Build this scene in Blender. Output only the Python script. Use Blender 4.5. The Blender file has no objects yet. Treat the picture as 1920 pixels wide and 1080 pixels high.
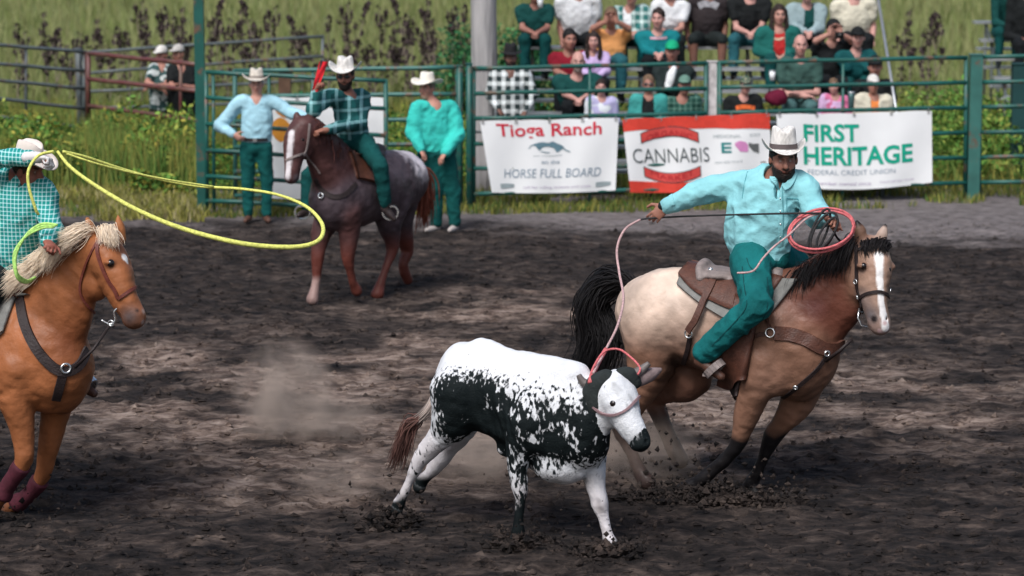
import bpy, bmesh, math, random, time
import numpy as np
from mathutils import Vector, Matrix
from mathutils.bvhtree import BVHTree
T0 = time.time()
SC = bpy.context.scene
COL = SC.collection
R = math.radians
rnd = random.Random(7)
rng = np.random.default_rng(11)

# ---------------------------------------------------------------- camera
CAM_H, F, PITCH = 4.2, 5000.0, 9.0
cam = bpy.data.cameras.new('camera'); camo = bpy.data.objects.new('camera', cam); COL.objects.link(camo)
camo.location = (0, 0, CAM_H); camo.rotation_euler = (R(90 - PITCH), 0, 0)
cam.sensor_width = 36; cam.lens = 36 * F / 1920; cam.clip_start = 0.5; cam.clip_end = 2000
cam.dof.use_dof = True; cam.dof.focus_distance = 17.4; cam.dof.aperture_fstop = 2.5
SC.camera = camo
# ---------------------------------------------------------------- sky, sun, exposure (overcast)
w = bpy.data.worlds.new('World'); SC.world = w; w.use_nodes = True
nt = w.node_tree; bg = nt.nodes['Background']
sky = nt.nodes.new('ShaderNodeTexSky'); sky.sky_type = 'NISHITA'; sky.sun_disc = False
SUN_EL, SUN_AZ = 52, 205      # azimuth: compass-like, measured from +Y clockwise; behind the camera, to its left
sky.sun_elevation = R(SUN_EL); sky.sun_rotation = R(SUN_AZ); sky.air_density = 1.0; sky.dust_density = 4.0; sky.ozone_density = 1.0
nt.links.new(sky.outputs[0], bg.inputs[0]); bg.inputs[1].default_value = 0.078
sl = bpy.data.lights.new('sun', 'SUN'); sl.energy = 1.75; sl.angle = R(24); sl.color = (0.985, 0.99, 1.0)
slo = bpy.data.objects.new('sun', sl); COL.objects.link(slo)
sd = Vector((math.sin(R(SUN_AZ)) * math.cos(R(SUN_EL)), math.cos(R(SUN_AZ)) * math.cos(R(SUN_EL)), math.sin(R(SUN_EL))))
slo.rotation_euler = sd.to_track_quat('Z', 'Y').to_euler()
SC.view_settings.view_transform = 'Standard'; SC.view_settings.look = 'None'
SC.view_settings.exposure = 0.68; SC.view_settings.gamma = 1.0
SC.cycles.volume_step_rate = 4.0

# ---------------------------------------------------------------- placing helpers
_c, _s = math.cos(R(PITCH)), math.sin(R(PITCH))
CAMP = np.array([0, 0, CAM_H])
def ray(px, py):
    u, v = px - 960, 540 - py
    return np.array([u, F * _c + v * _s, -F * _s + v * _c])
def G(px, py, z=0.0):
    d = ray(px, py); return CAMP + d * ((z - CAM_H) / d[2])
def W(px, py, Y):
    d = ray(px, py); return CAMP + d * (Y / d[1])
class Fr:
    """a standing frame on the ground: f forward, n sideways (left of forward), z up"""
    def __init__(s, px, py, deg):
        s.O = G(px, py); a = R(deg)
        s.f = np.array([math.cos(a), math.sin(a), 0]); s.n = np.array([-math.sin(a), math.cos(a), 0])
    def J(s, px, py, lat=0.0):
        d = ray(px, py); t = (np.dot(s.O - CAMP, s.n) + lat) / np.dot(d, s.n)
        return CAMP + d * t
A = lambda *a: np.array(a, dtype=float)
def nz(v): v = np.asarray(v, float); return v / (np.linalg.norm(v) + 1e-9)

# ---------------------------------------------------------------- materials
MATS = {}
def sock(n, name): return n.inputs.get(name)
def newmat(name):
    m = bpy.data.materials.new(name); m.use_nodes = True
    return m, m.node_tree, m.node_tree.nodes['Principled BSDF']
def mat(name, col=(.5, .5, .5), rough=.8, var=.18, vs=6.0, bump=.25, bs=60.0, attr=False, metal=0.0, spec=.35, stretch=(1, 1, 1), sheen=0, dist=.01):
    if name in MATS: return MATS[name]
    m, t, b = newmat(name); N, L = t.nodes, t.links
    b.inputs['Roughness'].default_value = rough; b.inputs['Metallic'].default_value = metal
    b.inputs['Specular IOR Level'].default_value = spec
    if sheen: b.inputs['Sheen Weight'].default_value = sheen
    tc = N.new('ShaderNodeTexCoord'); mp = N.new('ShaderNodeMapping'); mp.inputs['Scale'].default_value = stretch
    L.new(tc.outputs['Object'], mp.inputs[0])
    n1 = N.new('ShaderNodeTexNoise'); n1.inputs['Scale'].default_value = vs; n1.inputs['Detail'].default_value = 5
    L.new(mp.outputs[0], n1.inputs[0])
    mr = N.new('ShaderNodeMapRange'); mr.inputs[1].default_value = .25; mr.inputs[2].default_value = .75
    mr.inputs[3].default_value = 1 - var; mr.inputs[4].default_value = 1 + var
    L.new(n1.outputs[0], mr.inputs[0])
    mx = N.new('ShaderNodeMix'); mx.data_type = 'RGBA'; mx.blend_type = 'MULTIPLY'; mx.inputs[0].default_value = 1
    if attr:
        at = N.new('ShaderNodeAttribute'); at.attribute_name = 'col'; L.new(at.outputs[0], mx.inputs[6])
    else: mx.inputs[6].default_value = (*col, 1)
    L.new(mr.outputs[0], mx.inputs[7]); L.new(mx.outputs[2], b.inputs['Base Color'])
    if bump:
        n2 = N.new('ShaderNodeTexNoise'); n2.inputs['Scale'].default_value = bs; n2.inputs['Detail'].default_value = 4
        L.new(mp.outputs[0], n2.inputs[0])
        bp = N.new('ShaderNodeBump'); bp.inputs['Strength'].default_value = bump; bp.inputs['Distance'].default_value = dist
        L.new(n2.outputs[0], bp.inputs['Height']); L.new(bp.outputs[0], b.inputs['Normal'])
    MATS[name] = m; return m
def checkmat(name, base, line, fx, wdt, fz=None, second=None):
    """woven check: lines across and down the cloth in the cloth's own coordinates"""
    if name in MATS: return MATS[name]
    m = mat(name, base, rough=.85, var=.12, vs=8, bump=.35, bs=22, dist=.012); t = m.node_tree; N, L = t.nodes, t.links
    b = N['Principled BSDF']; src = b.inputs['Base Color'].links[0].from_socket
    tc = N.new('ShaderNodeTexCoord'); sp = N.new('ShaderNodeSeparateXYZ'); L.new(tc.outputs['Object'], sp.inputs[0])
    def lines(sockets, f, wd):
        a = N.new('ShaderNodeMath'); a.operation = 'MULTIPLY'; L.new(sockets, a.inputs[0]); a.inputs[1].default_value = f
        c = N.new('ShaderNodeMath'); c.operation = 'FRACT'; L.new(a.outputs[0], c.inputs[0])
        d = N.new('ShaderNodeMath'); d.operation = 'LESS_THAN'; L.new(c.outputs[0], d.inputs[0]); d.inputs[1].default_value = wd
        return d.outputs[0]
    l1 = lines(sp.outputs[0], fx, wdt); l2 = lines(sp.outputs[2], fz or fx, wdt)
    add = N.new('ShaderNodeMath'); add.operation = 'ADD'; L.new(l1, add.inputs[0]); L.new(l2, add.inputs[1])
    ml = N.new('ShaderNodeMath'); ml.operation = 'MULTIPLY'; ml.use_clamp = True; L.new(add.outputs[0], ml.inputs[0]); ml.inputs[1].default_value = .55
    mx = N.new('ShaderNodeMix'); mx.data_type = 'RGBA'; L.new(ml.outputs[0], mx.inputs[0]); L.new(src, mx.inputs[6]); mx.inputs[7].default_value = (*line, 1)
    L.new(mx.outputs[2], b.inputs['Base Color']); return m

# ---------------------------------------------------------------- objects
def tag(o, label, cat, group=None, kind=None):
    if label: o['label'] = label
    if cat: o['category'] = cat
    if group: o['group'] = group
    if kind: o['kind'] = kind
    return o
def thing(name, loc, label, cat, group=None):
    o = bpy.data.objects.new(name, None); COL.objects.link(o); o.location = tuple(loc); o.empty_display_size = .1
    return tag(o, label, cat, group)
def mesh(name, verts, faces, material, parent=None, smooth=True, cols=None, label=None):
    """one mesh object; verts in world metres, stored relative to the parent's base"""
    me = bpy.data.meshes.new(name); v = np.asarray(verts, float).reshape(-1, 3)
    root = parent
    off = np.zeros(3)
    while root is not None:
        off = off + np.array(root.location); root = root.parent
    me.from_pydata((v - off).tolist(), [], faces if isinstance(faces, list) else faces.tolist())
    if cols is not None:
        ca = me.color_attributes.new('col', 'FLOAT_COLOR', 'POINT')
        c4 = np.ones((len(v), 4), np.float32); c4[:, :3] = cols; ca.data.foreach_set('color', c4.ravel())
    if smooth: me.polygons.foreach_set('use_smooth', [True] * len(me.polygons))
    me.update(); me.materials.append(material)
    o = bpy.data.objects.new(name, me); COL.objects.link(o)
    if parent is not None: o.parent = parent
    if label: o['label'] = label
    return o
class MB:
    """collects tubes, boxes and sheets for one mesh"""
    def __init__(s): s.v, s.f, s.c = [], [], []
    def add(s, v, f, col=None):
        o = len(s.v); s.v += [tuple(x) for x in v]; s.f += [tuple(i + o for i in q) for q in f]; s.c += [col or (1, 1, 1)] * len(v)
    def tube(s, pts, r, seg=8, caps=True, flat=None, col=None):
        pts = [np.asarray(p, float) for p in pts]; n = len(pts)
        rs = r if hasattr(r, '__len__') else [r] * n
        up = None; vs = []; fs = []
        for i, p in enumerate(pts):
            t = nz(pts[min(i + 1, n - 1)] - pts[max(i - 1, 0)])
            if up is None:
                up = A(0, 0, 1) if abs(t[2]) < .9 else A(0, 1, 0)
                if flat is not None: up = np.asarray(flat, float)
            u = nz(up - t * np.dot(up, t)); up = u; w_ = np.cross(t, u)
            for k in range(seg):
                a = 2 * math.pi * k / seg
                fl = 1.0
                vs.append(p + rs[i] * (u * math.cos(a) * fl + w_ * math.sin(a)))
        for i in range(n - 1):
            for k in range(seg):
                fs.append((i * seg + k, i * seg + (k + 1) % seg, (i + 1) * seg + (k + 1) % seg, (i + 1) * seg + k))
        if caps: fs.append(tuple(range(seg))[::-1]); fs.append(tuple((n - 1) * seg + k for k in range(seg)))
        s.add(vs, fs, col)
    def box(s, c, sx, sy, sz, ax=None, col=None):
        c = np.asarray(c, float); ax = ax or (A(1, 0, 0), A(0, 1, 0), A(0, 0, 1))
        vs = [c + ax[0] * sx * i / 2 + ax[1] * sy * j / 2 + ax[2] * sz * k / 2 for i in (-1, 1) for j in (-1, 1) for k in (-1, 1)]
        s.add(vs, [(0, 1, 3, 2), (4, 6, 7, 5), (0, 4, 5, 1), (2, 3, 7, 6), (0, 2, 6, 4), (1, 5, 7, 3)], col)
    def beam(s, a, b, wd, th, up=(0, 0, 1), col=None):
        a, b = np.asarray(a, float), np.asarray(b, float); t = b - a; L_ = np.linalg.norm(t); t = t / L_
        u = nz(np.asarray(up, float) - t * np.dot(up, t)); s.box((a + b) / 2, L_, wd, th, (t, np.cross(u, t), u), col)
    def build(s, name, m, parent=None, smooth=True, label=None, cols=False):
        return mesh(name, s.v, s.f, m, parent, smooth, np.array(s.c) if cols else None, label)
def catmull(P, per=6):
    P = [np.asarray(p, float) for p in P]; out = []
    for i in range(len(P) - 1):
        p0, p1, p2, p3 = P[max(i - 1, 0)], P[i], P[i + 1], P[min(i + 2, len(P) - 1)]
        for k in range(per):
            t = k / per
            out.append(.5 * ((2 * p1) + (-p0 + p2) * t + (2 * p0 - 5 * p1 + 4 * p2 - p3) * t * t + (-p0 + 3 * p1 - 3 * p2 + p3) * t ** 3))
    out.append(P[-1]); return out

# ---------------------------------------------------------------- implicit bodies: smooth unions of tapered limbs, meshed by surface nets
_lat = rng.random((32, 32, 32)).astype(np.float32)
def vnoise(x, y, z, s):
    x, y, z = np.broadcast_arrays(x * s + 50., y * s + 50., z * s + 50.)
    i, j, k = np.floor(x).astype(int), np.floor(y).astype(int), np.floor(z).astype(int)
    fx, fy, fz = x - i, y - j, z - k
    fx, fy, fz = [t * t * (3 - 2 * t) for t in (fx, fy, fz)]
    o = 0
    for a in (0, 1):
        for b in (0, 1):
            for c in (0, 1):
                o = o + (fx if a else 1 - fx) * (fy if b else 1 - fy) * (fz if c else 1 - fz) * _lat[(i + a) % 32, (j + b) % 32, (k + c) % 32]
    return o * 2 - 1
class SDF:
    def __init__(s): s.p = []
    def _add(s, fn, lo, hi, k, col, op): s.p.append((fn, np.asarray(lo), np.asarray(hi), k, col, op))
    def cone(s, a, b, ra, rb=None, k=.03, col=None, op='u'):
        a = np.asarray(a, float); b = np.asarray(b, float); rb = ra if rb is None else rb
        d = b - a; dd = float(d @ d) + 1e-9
        def fn(x, y, z):
            X, Y, Z = x - a[0], y - a[1], z - a[2]
            t = np.clip((X * d[0] + Y * d[1] + Z * d[2]) / dd, 0, 1)
            return np.sqrt((X - t * d[0]) ** 2 + (Y - t * d[1]) ** 2 + (Z - t * d[2]) ** 2) - (ra + (rb - ra) * t)
        m = max(ra, rb); s._add(fn, np.minimum(a, b) - m, np.maximum(a, b) + m, k, col, op)
    def limb(s, pts, k=.03, col=None, per=3, op='u'):
        """pts: (pos, r) smoothed"""
        P = catmull([np.append(np.asarray(p, float), r) for p, r in pts], per)
        a = np.array(P)
        def fn(x, y, z):
            best = None
            for i in range(len(a) - 1):
                p, q = a[i], a[i + 1]; d = q[:3] - p[:3]; dd = float(d @ d) + 1e-9
                X, Y, Z = x - p[0], y - p[1], z - p[2]
                t = np.clip((X * d[0] + Y * d[1] + Z * d[2]) / dd, 0, 1)
                v = np.sqrt((X - t * d[0]) ** 2 + (Y - t * d[1]) ** 2 + (Z - t * d[2]) ** 2) - (p[3] + (q[3] - p[3]) * t)
                best = v if best is None else np.minimum(best, v)
            return best
        m = a[:, 3].max(); s._add(fn, a[:, :3].min(0) - m, a[:, :3].max(0) + m, k, col, op)
    def trunk(s, pts, n, k=.04, col=None, per=3):
        """pts: (pos, half height, half width); n: the sideways axis"""
        n = nz(n); a = np.array(catmull([np.append(np.asarray(p, float), (h, w_)) for p, h, w_ in pts], per))
        def fn(x, y, z):
            best = None
            for i in range(len(a) - 1):
                p, q = a[i], a[i + 1]; d = q[:3] - p[:3]; dd = float(d @ d) + 1e-9
                X, Y, Z = x - p[0], y - p[1], z - p[2]
                t = np.clip((X * d[0] + Y * d[1] + Z * d[2]) / dd, 0, 1)
                X, Y, Z = X - t * d[0], Y - t * d[1], Z - t * d[2]
                l = X * n[0] + Y * n[1] + Z * n[2]; l2 = l * l; q2 = np.maximum(X * X + Y * Y + Z * Z - l2, 0)
                h = p[3] + (q[3] - p[3]) * t; w_ = p[4] + (q[4] - p[4]) * t
                k0 = np.sqrt(q2 / h ** 2 + l2 / w_ ** 2); k1 = np.sqrt(q2 / h ** 4 + l2 / w_ ** 4) + 1e-6
                v = k0 * (k0 - 1) / k1
                best = v if best is None else np.minimum(best, v)
            return best
        m = a[:, 3:].max(); s._add(fn, a[:, :3].min(0) - m, a[:, :3].max(0) + m, k, col, 'u')
    def ell(s, c, r, ax=None, k=.03, col=None, op='u'):
        c = np.asarray(c, float); ax = np.array(ax if ax is not None else np.eye(3)); r = np.array(r, float)
        def fn(x, y, z):
            X, Y, Z = x - c[0], y - c[1], z - c[2]
            u = [X * ax[i][0] + Y * ax[i][1] + Z * ax[i][2] for i in range(3)]
            k0 = np.sqrt(sum((u[i] / r[i]) ** 2 for i in range(3))); k1 = np.sqrt(sum((u[i] / r[i] ** 2) ** 2 for i in range(3))) + 1e-6
            return k0 * (k0 - 1) / k1
        m = r.max(); s._add(fn, c - m, c + m, k, col, op)
    def mesh(s, h, base=(.5, .5, .5), cs=.008, disp=None, cut=None):
        lo = np.min([p[1] for p in s.p], 0) - 3 * h - .02; hi = np.max([p[2] for p in s.p], 0) + 3 * h + .02
        n = np.ceil((hi - lo) / h).astype(int) + 1
        ax = [lo[i] + h * np.arange(n[i]) for i in range(3)]
        f = np.full(n, .2, np.float32)
        for fn, l, u, k, col, op in s.p:
            i0 = np.maximum(((l - k - 2 * h - lo) / h).astype(int), 0); i1 = np.minimum(((u + k + 2 * h - lo) / h).astype(int) + 2, n)
            sl_ = tuple(slice(a, b) for a, b in zip(i0, i1))
            x = ax[0][sl_[0]][:, None, None]; y = ax[1][sl_[1]][None, :, None]; z = ax[2][sl_[2]][None, None, :]
            d = fn(x, y, z).astype(np.float32); g = f[sl_]
            if op == 'u':
                hh = np.clip(.5 + .5 * (g - d) / k, 0, 1); f[sl_] = g * (1 - hh) + d * hh - k * hh * (1 - hh)
            else:
                d = -d; hh = np.clip(.5 - .5 * (g - d) / k, 0, 1); f[sl_] = g * (1 - hh) + d * hh + k * hh * (1 - hh)
        if disp is not None: f = f + disp(ax[0][:, None, None], ax[1][None, :, None], ax[2][None, None, :]).astype(np.float32)
        if cut is not None: f = np.maximum(f, cut(ax[0][:, None, None], ax[1][None, :, None], ax[2][None, None, :]).astype(np.float32))
        f[0] = f[-1] = 1; f[:, 0] = f[:, -1] = 1; f[:, :, 0] = f[:, :, -1] = 1
        ins = f < 0
        c = np.zeros(n - 1, np.int8)
        for a in (0, 1):
            for b in (0, 1):
                for d in (0, 1): c += ins[a:n[0] - 1 + a, b:n[1] - 1 + b, d:n[2] - 1 + d]
        act = np.argwhere((c > 0) & (c < 8)); idx = np.full(n - 1, -1, np.int32); idx[tuple(act.T)] = np.arange(len(act))
        acc = np.zeros((len(act), 3)); cnt = np.zeros(len(act))
        I = act
        for a in range(3):
            e = np.eye(3, dtype=int)[a]; o1, o2 = [np.eye(3, dtype=int)[b] for b in range(3) if b != a]
            for u in (0, 1):
                for v in (0, 1):
                    p = I + u * o1 + v * o2; q = p + e
                    fp = f[tuple(p.T)]; fq = f[tuple(q.T)]; m = (fp < 0) != (fq < 0)
                    t = np.where(m, fp / np.where(m, fp - fq, 1), 0)
                    acc[m] += (p + t[:, None] * e)[m]; cnt[m] += 1
        V = lo + h * acc / cnt[:, None]
        Q = []
        for a in range(3):
            e = np.eye(3, dtype=int)[a]; b, d = [np.eye(3, dtype=int)[(a + 1) % 3], np.eye(3, dtype=int)[(a + 2) % 3]]
            s0 = ins[tuple(slice(0, n[i] - e[i]) for i in range(3))]; s1 = ins[tuple(slice(e[i], n[i]) for i in range(3))]
            for flip, m in ((False, s0 & ~s1), (True, s1 & ~s0)):
                P = np.argwhere(m)
                P = P[np.all((P - b - d) >= 0, 1) | True]
                q = [idx[tuple((P - off).T)] for off in (b * 0, b, b + d, d)]
                q = np.stack(q, 1); q = q[(q >= 0).all(1)]
                Q.append(q[:, ::-1] if not flip else q)
        Q = np.concatenate(Q)
        Q = Q[:, ::-1]
        # colours
        base = np.array(base, float); C = np.tile(base, (len(V), 1))
        if any(p[4] is not None for p in s.p):
            x, y, z = V.T; Wt = np.zeros(len(V)); CC = np.zeros((len(V), 3))
            for fn, l, u, k, col, op in s.p:
                if op != 'u': continue
                m = np.all((V > l - .04) & (V < u + .04), 1)
                if not m.any(): continue
                d = fn(x[m], y[m], z[m]); wt = np.exp(-np.clip(d, -.03, .3) / cs)
                Wt[m] += wt; CC[m] += wt[:, None] * (np.array(col) if col is not None else base)
            C = CC / np.maximum(Wt, 1e-9)[:, None]; C[Wt < 1e-9] = base
        return V, Q, C
def paint(V, C, c, r, col, soft=.4, ax=None):
    d = V - np.asarray(c)
    if ax is not None: d = np.stack([d @ a / s_ for a, s_ in ax], 1); q = np.sqrt((d ** 2).sum(1))
    else: q = np.sqrt((d ** 2).sum(1)) / r
    w_ = np.clip((1 - q) / soft, 0, 1)[:, None]; C[:] = C * (1 - w_) + np.array(col) * w_
# ---------------------------------------------------------------- animals and tack: tools
class Body:
    """a finished animal or person skin: mesh data, for laying tack on it"""
    def __init__(s, V, Q): s.V = V; s.bvh = BVHTree.FromPolygons(V.tolist(), Q.tolist())
    def hit(s, px, py):
        h = s.bvh.ray_cast(Vector(CAMP), Vector(nz(ray(px, py))))
        return (None, None) if h[0] is None else (np.array(h[0]), np.array(h[1]))
    def near(s, p):
        h = s.bvh.find_nearest(Vector(p)); return np.array(h[0]), np.array(h[1])
def fixwind(V, Q):
    a, b, c = V[Q[:, 0]], V[Q[:, 1]], V[Q[:, 2]]
    return Q if (np.cross(a, b) * c).sum() > 0 else Q[:, ::-1]
def skin(name, S, h, m, parent, base=(.5, .5, .5), cs=.008, disp=None, cut=None, paintfn=None, label=None):
    V, Q, C = S.mesh(h, base, cs, disp, cut); ctr = V.mean(0); Q = fixwind(V - ctr, Q)
    if paintfn: paintfn(V, C)
    o = mesh(name, V, Q, m, parent, True, C, label); return o, Body(V, Q)
def strap(name, pts, nrms, wd, m, parent, th=.008, off=.004, label=None, wds=None):
    mb = MB(); n = len(pts); vs = []; fs = []
    for i in range(n):
        t = nz(pts[min(i + 1, n - 1)] - pts[max(i - 1, 0)]); nn = nz(nrms[i] - t * np.dot(nrms[i], t)); sd_ = np.cross(t, nn)
        w2 = (wds[i] if wds is not None else wd) / 2; p = pts[i] + nn * off
        vs += [p - sd_ * w2, p + sd_ * w2, p + sd_ * w2 * .9 + nn * th, p - sd_ * w2 * .9 + nn * th]
    for i in range(n - 1):
        for k in range(4): fs.append((i * 4 + k, i * 4 + (k + 1) % 4, (i + 1) * 4 + (k + 1) % 4, (i + 1) * 4 + k))
    fs += [(3, 2, 1, 0), tuple((n - 1) * 4 + k for k in range(4))]
    mb.add(vs, fs); return mb.build(name, m, parent, smooth=False, label=label)
def strap_px(name, body, pix, wd, m, parent, per=6, **kw):
    """a strap laid on the body along the line seen through these pixels"""
    P = catmull([A(*p) for p in pix], per); pts, nr = [], []
    for p in P:
        a, b = body.hit(p[0], p[1])
        if a is None and pts:
            a = W(p[0], p[1], pts[-1][1]); b = nr[-1]
            a2, b2 = body.near(a)
            if np.linalg.norm(a2 - a) < .06: a, b = a2, b2
        if a is None: continue
        if pts and np.linalg.norm(a - pts[-1]) > .25: continue
        pts.append(a); nr.append(b)
    pts = np.array(pts); nr = np.array(nr)
    for _ in range(2):
        nr[1:-1] = (nr[:-2] + nr[1:-1] + nr[2:]) / 3; pts[1:-1] = pts[1:-1] * .5 + (pts[:-2] + pts[2:]) * .25
    return strap(name, pts, nr, wd, m, parent, **kw)
def ringmesh(name, c, r, tube, axis, m, parent):
    mb = MB(); axis = nz(axis); u = nz(np.cross(axis, A(.3, .2, 1))); v = np.cross(axis, u)
    pts = [c + r * (u * math.cos(t) + v * math.sin(t)) for t in np.linspace(0, 2 * math.pi, 15)]
    mb.tube(pts, tube, 6, caps=False); return mb.build(name, m, parent)
def hair(name, guides, n, m, parent, col, r=.006, spread=.02, var=.25, seed=1, seg=4, label=None, wave=.01):
    """n locks; guides: list of guide curves (lists of points) of equal length; every lock runs between two neighbours of them"""
    q = np.random.default_rng(seed); mb = MB(); Gd = [np.array(catmull(g, 4)) for g in guides]
    for i in range(n):
        u = q.random() * (len(Gd) - 1.001) if len(Gd) > 1 else 0; a = int(u); fr = u - a
        P = Gd[a] * (1 - fr) + Gd[min(a + 1, len(Gd) - 1)] * fr
        t = np.linspace(0, 1, len(P))[:, None]; end = .7 + .3 * q.random(); K = max(3, int(len(P) * end)); P = P[:K]; t = t[:K]
        off = q.normal(0, spread, 3); off2 = q.normal(0, spread * 1.3, 3); ph = q.random() * 6
        P = P + off * np.minimum(1, t * 3 + .3) + off2 * t + wave * np.sin(t * 9 + ph) * nz(off2)
        c = np.clip(np.array(col) * (1 + q.normal(0, var)), 0, 1); rr = r * (.6 + .8 * q.random())
        mb.tube(P, [rr * (1 - .8 * (k / (K - 1)) ** 2) for k in range(K)], 4, col=tuple(c))
    return mb.build(name, m, parent, cols=True, label=label)
HAIR = mat('hair', rough=.6, var=.2, vs=20, bump=0, attr=True, spec=.25)
COAT = mat('horse_coat', rough=.45, var=.24, vs=7, bump=.55, bs=13, dist=.022, attr=True, spec=.22)
LEATHER = mat('brown_leather', (.085, .032, .02), rough=.5, var=.35, vs=25, bump=.4, bs=90, spec=.45)
LEATHERD = mat('dark_leather', (.022, .014, .014), rough=.55, var=.35, vs=25, bump=.4, bs=90, spec=.4)
LEATHERG = mat('worn_grey_leather', (.23, .19, .18), rough=.6, var=.3, vs=25, bump=.4, bs=90, spec=.4)
STEEL = mat('steel', (.75, .77, .78), rough=.25, var=.1, metal=.9, bump=0)
EYE = mat('eye', (.012, .008, .008), rough=.12, var=0, bump=0, spec=.6)
HORN = mat('hoof_and_horn', (.12, .10, .09), rough=.6, var=.4, vs=20, bump=.4, bs=60)

def ear(S, base, tip, n, k=.015, col=None, r=.035):
    base, tip = np.asarray(base), np.asarray(tip); mid = base * .5 + tip * .5
    S.limb([(base, r * .9), (mid, r), (base * .15 + tip * .85, r * .5), (tip, r * .18)], k=k, col=col)
def muscle(S, c, r, k=.05, col=None): S.ell(c, r, k=k, col=col)
def eyeball(name, body, px, py, r, parent):
    p, n = body.hit(px, py)
    if p is None: return
    mb = MB(); c = p - n * r * .72
    bm = bmesh.new(); bmesh.ops.create_icosphere(bm, subdivisions=2, radius=r)
    v = [np.array(x.co) + c for x in bm.verts]; f = [tuple(y.index for y in x.verts) for x in bm.faces]; bm.free()
    return mesh(name, v, f, EYE, parent)

# ================================================================ buckskin horse
TAN, TANP, TAND = (.225, .118, .078), (.46, .33, .25), (.12, .042, .028)
BK = (.010, .009, .010)
fb = Fr(1380, 918, -28); J = fb.J
hb = thing('horse', fb.O, 'buckskin horse with black mane, tail and stockings and a white blaze, leaning into a turn', 'horse')
S = SDF()
S.trunk([(J(1226, 588), .275, .25), (J(1272, 588), .325, .275), (J(1335, 606), .335, .30), (J(1395, 622), .36, .31), (J(1450, 632), .375, .30), (J(1480, 643), .35, .27), (J(1490, 655), .305, .25)], fb.n, k=.06, col=TAN)
S.ell(J(1232, 590, -.10), (.25, .22, .27), k=.08, col=TANP); S.ell(J(1240, 590, .12), (.25, .2, .25), k=.08)
S.limb([(J(1400, 560), .15), (J(1460, 548), .14), (J(1505, 545), .13)], k=.08)               # withers
S.trunk([(J(1478, 610), .36, .21), (J(1520, 580), .30, .16), (J(1556, 546), .255, .135), (J(1590, 508), .195, .11), (J(1618, 480), .13, .095)], fb.n, k=.05, col=TAND)
S.ell(J(1450, 690, -.16), (.17, .13, .2), k=.06, col=TAN)        # shoulder
S.ell(J(1500, 700, .02), (.18, .17, .19), k=.06, col=TAN)       # breast
S.ell(J(1532, 664, .08), (.11, .13, .15), k=.05, col=TAN); S.ell(J(1500, 690, -.10), (.12, .12, .17), k=.05)
hd = Fr(1380, 918, -58)
yb = J(1620, 478)
def H(px, py, dy=0.0): return W(px, py, yb[1] + dy)
S.trunk([(H(1632, 474), .115, .11), (H(1633, 500, -.06), .145, .128), (H(1638, 545, -.13), .115, .10), (H(1643, 585, -.18), .088, .078), (H(1646, 602, -.2), .08, .075)], hd.n, k=.03, col=(.33, .21, .155))
S.ell(H(1608, 530, -.02), (.085, .10, .125), k=.03, col=TAN)
S.ell(H(1650, 612, -.22), (.058, .055, .045), k=.025, col=(.35, .25, .24))
S.ell(H(1617, 498, -.17), (.04, .035, .022), k=.02)
S.ell(H(1670, 500, -.09), (.032, .03, .022), k=.02)
S.ell(H(1636, 601, -.30), (.018, .035, .024), k=.01, op='s')
S.ell(H(1661, 598, -.24), (.01, .03, .014), k=.01, op='s')
ear(S, H(1618, 455, -.02), H(1607, 414, -.02), hd.n, col=(.16, .09, .06)); ear(S, H(1648, 458, -.02), H(1661, 420, -.02), hd.n, col=(.40, .30, .25))
S.limb([(J(1430, 676, -.17), .16), (J(1417, 730, -.19), .122), (J(1402, 775, -.19), .09), (J(1389, 812, -.19), .066), (J(1378, 838, -.19), .052), (J(1352, 868, -.19), .043), (J(1322, 893, -.19), .05), (J(1305, 908, -.19), .042)], k=.035, col=TAN)
S.limb([(J(1302, 906, -.19), .044), (J(1286, 921, -.19), .062)], k=.01, col=BK)
S.limb([(J(1515, 690, .12), .17), (J(1496, 748, .14), .118), (J(1470, 790, .14), .08), (J(1448, 820, .14), .062), (J(1436, 848, .14), .048), (J(1418, 888, .14), .042), (J(1407, 907, .14), .05), (J(1409, 915, .14), .042)], k=.035, col=TAN)
S.limb([(J(1410, 913, .14), .044), (J(1418, 927, .14), .06)], k=.01, col=BK)
S.limb([(J(1262, 640, .13), .17), (J(1292, 702, .14), .165), (J(1254, 722, .15), .125), (J(1224, 742, .15), .088), (J(1236, 775, .15), .058), (J(1254, 818, .15), .048), (J(1266, 845, .15), .052), (J(1276, 864, .15), .058)], k=.04, col=(.2, .10, .07))
S.limb([(J(1222, 610, -.13), .21), (J(1220, 680, -.14), .17), (J(1196, 740, -.15), .11), (J(1168, 798, -.15), .075), (J(1183, 845, -.15), .05), (J(1198, 880, -.15), .052), (J(1212, 902, -.15), .06)], k=.05, col=TAN)
S.limb([(J(1352, 560, -.33), .02), (J(1385, 640, -.36), .022), (J(1392, 710, -.30), .02)], k=.05, op='s')
S.limb([(J(1300, 560, -.31), .016), (J(1285, 630, -.36), .022), (J(1268, 690, -.30), .022)], k=.06, op='s')
S.limb([(J(1425, 600, -.33), .016), (J(1470, 655, -.33), .02), (J(1480, 720, -.27), .02)], k=.05, op='s')
S.limb([(J(1372, 735, -.3), .012), (J(1425, 738, -.33), .016), (J(1462, 735, -.28), .016)], k=.04, op='s')
S.limb([(J(1408, 745, -.33), .010), (J(1400, 790, -.29), .012)], k=.03, op='s')
S.limb([(J(1500, 750, .02), .012), (J(1480, 790, .03), .012)], k=.03, op='s')
S.limb([(J(1560, 700, -.22), .02), (J(1548, 735, -.2), .02), (J(1500, 745, -.2), .02)], k=.04, op='s')
S.limb([(J(1560, 590, -.16), .012), (J(1520, 630, -.22), .018), (J(1480, 650, -.3), .012)], k=.05, op='s')
lo_z = fb.O[2]
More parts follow.
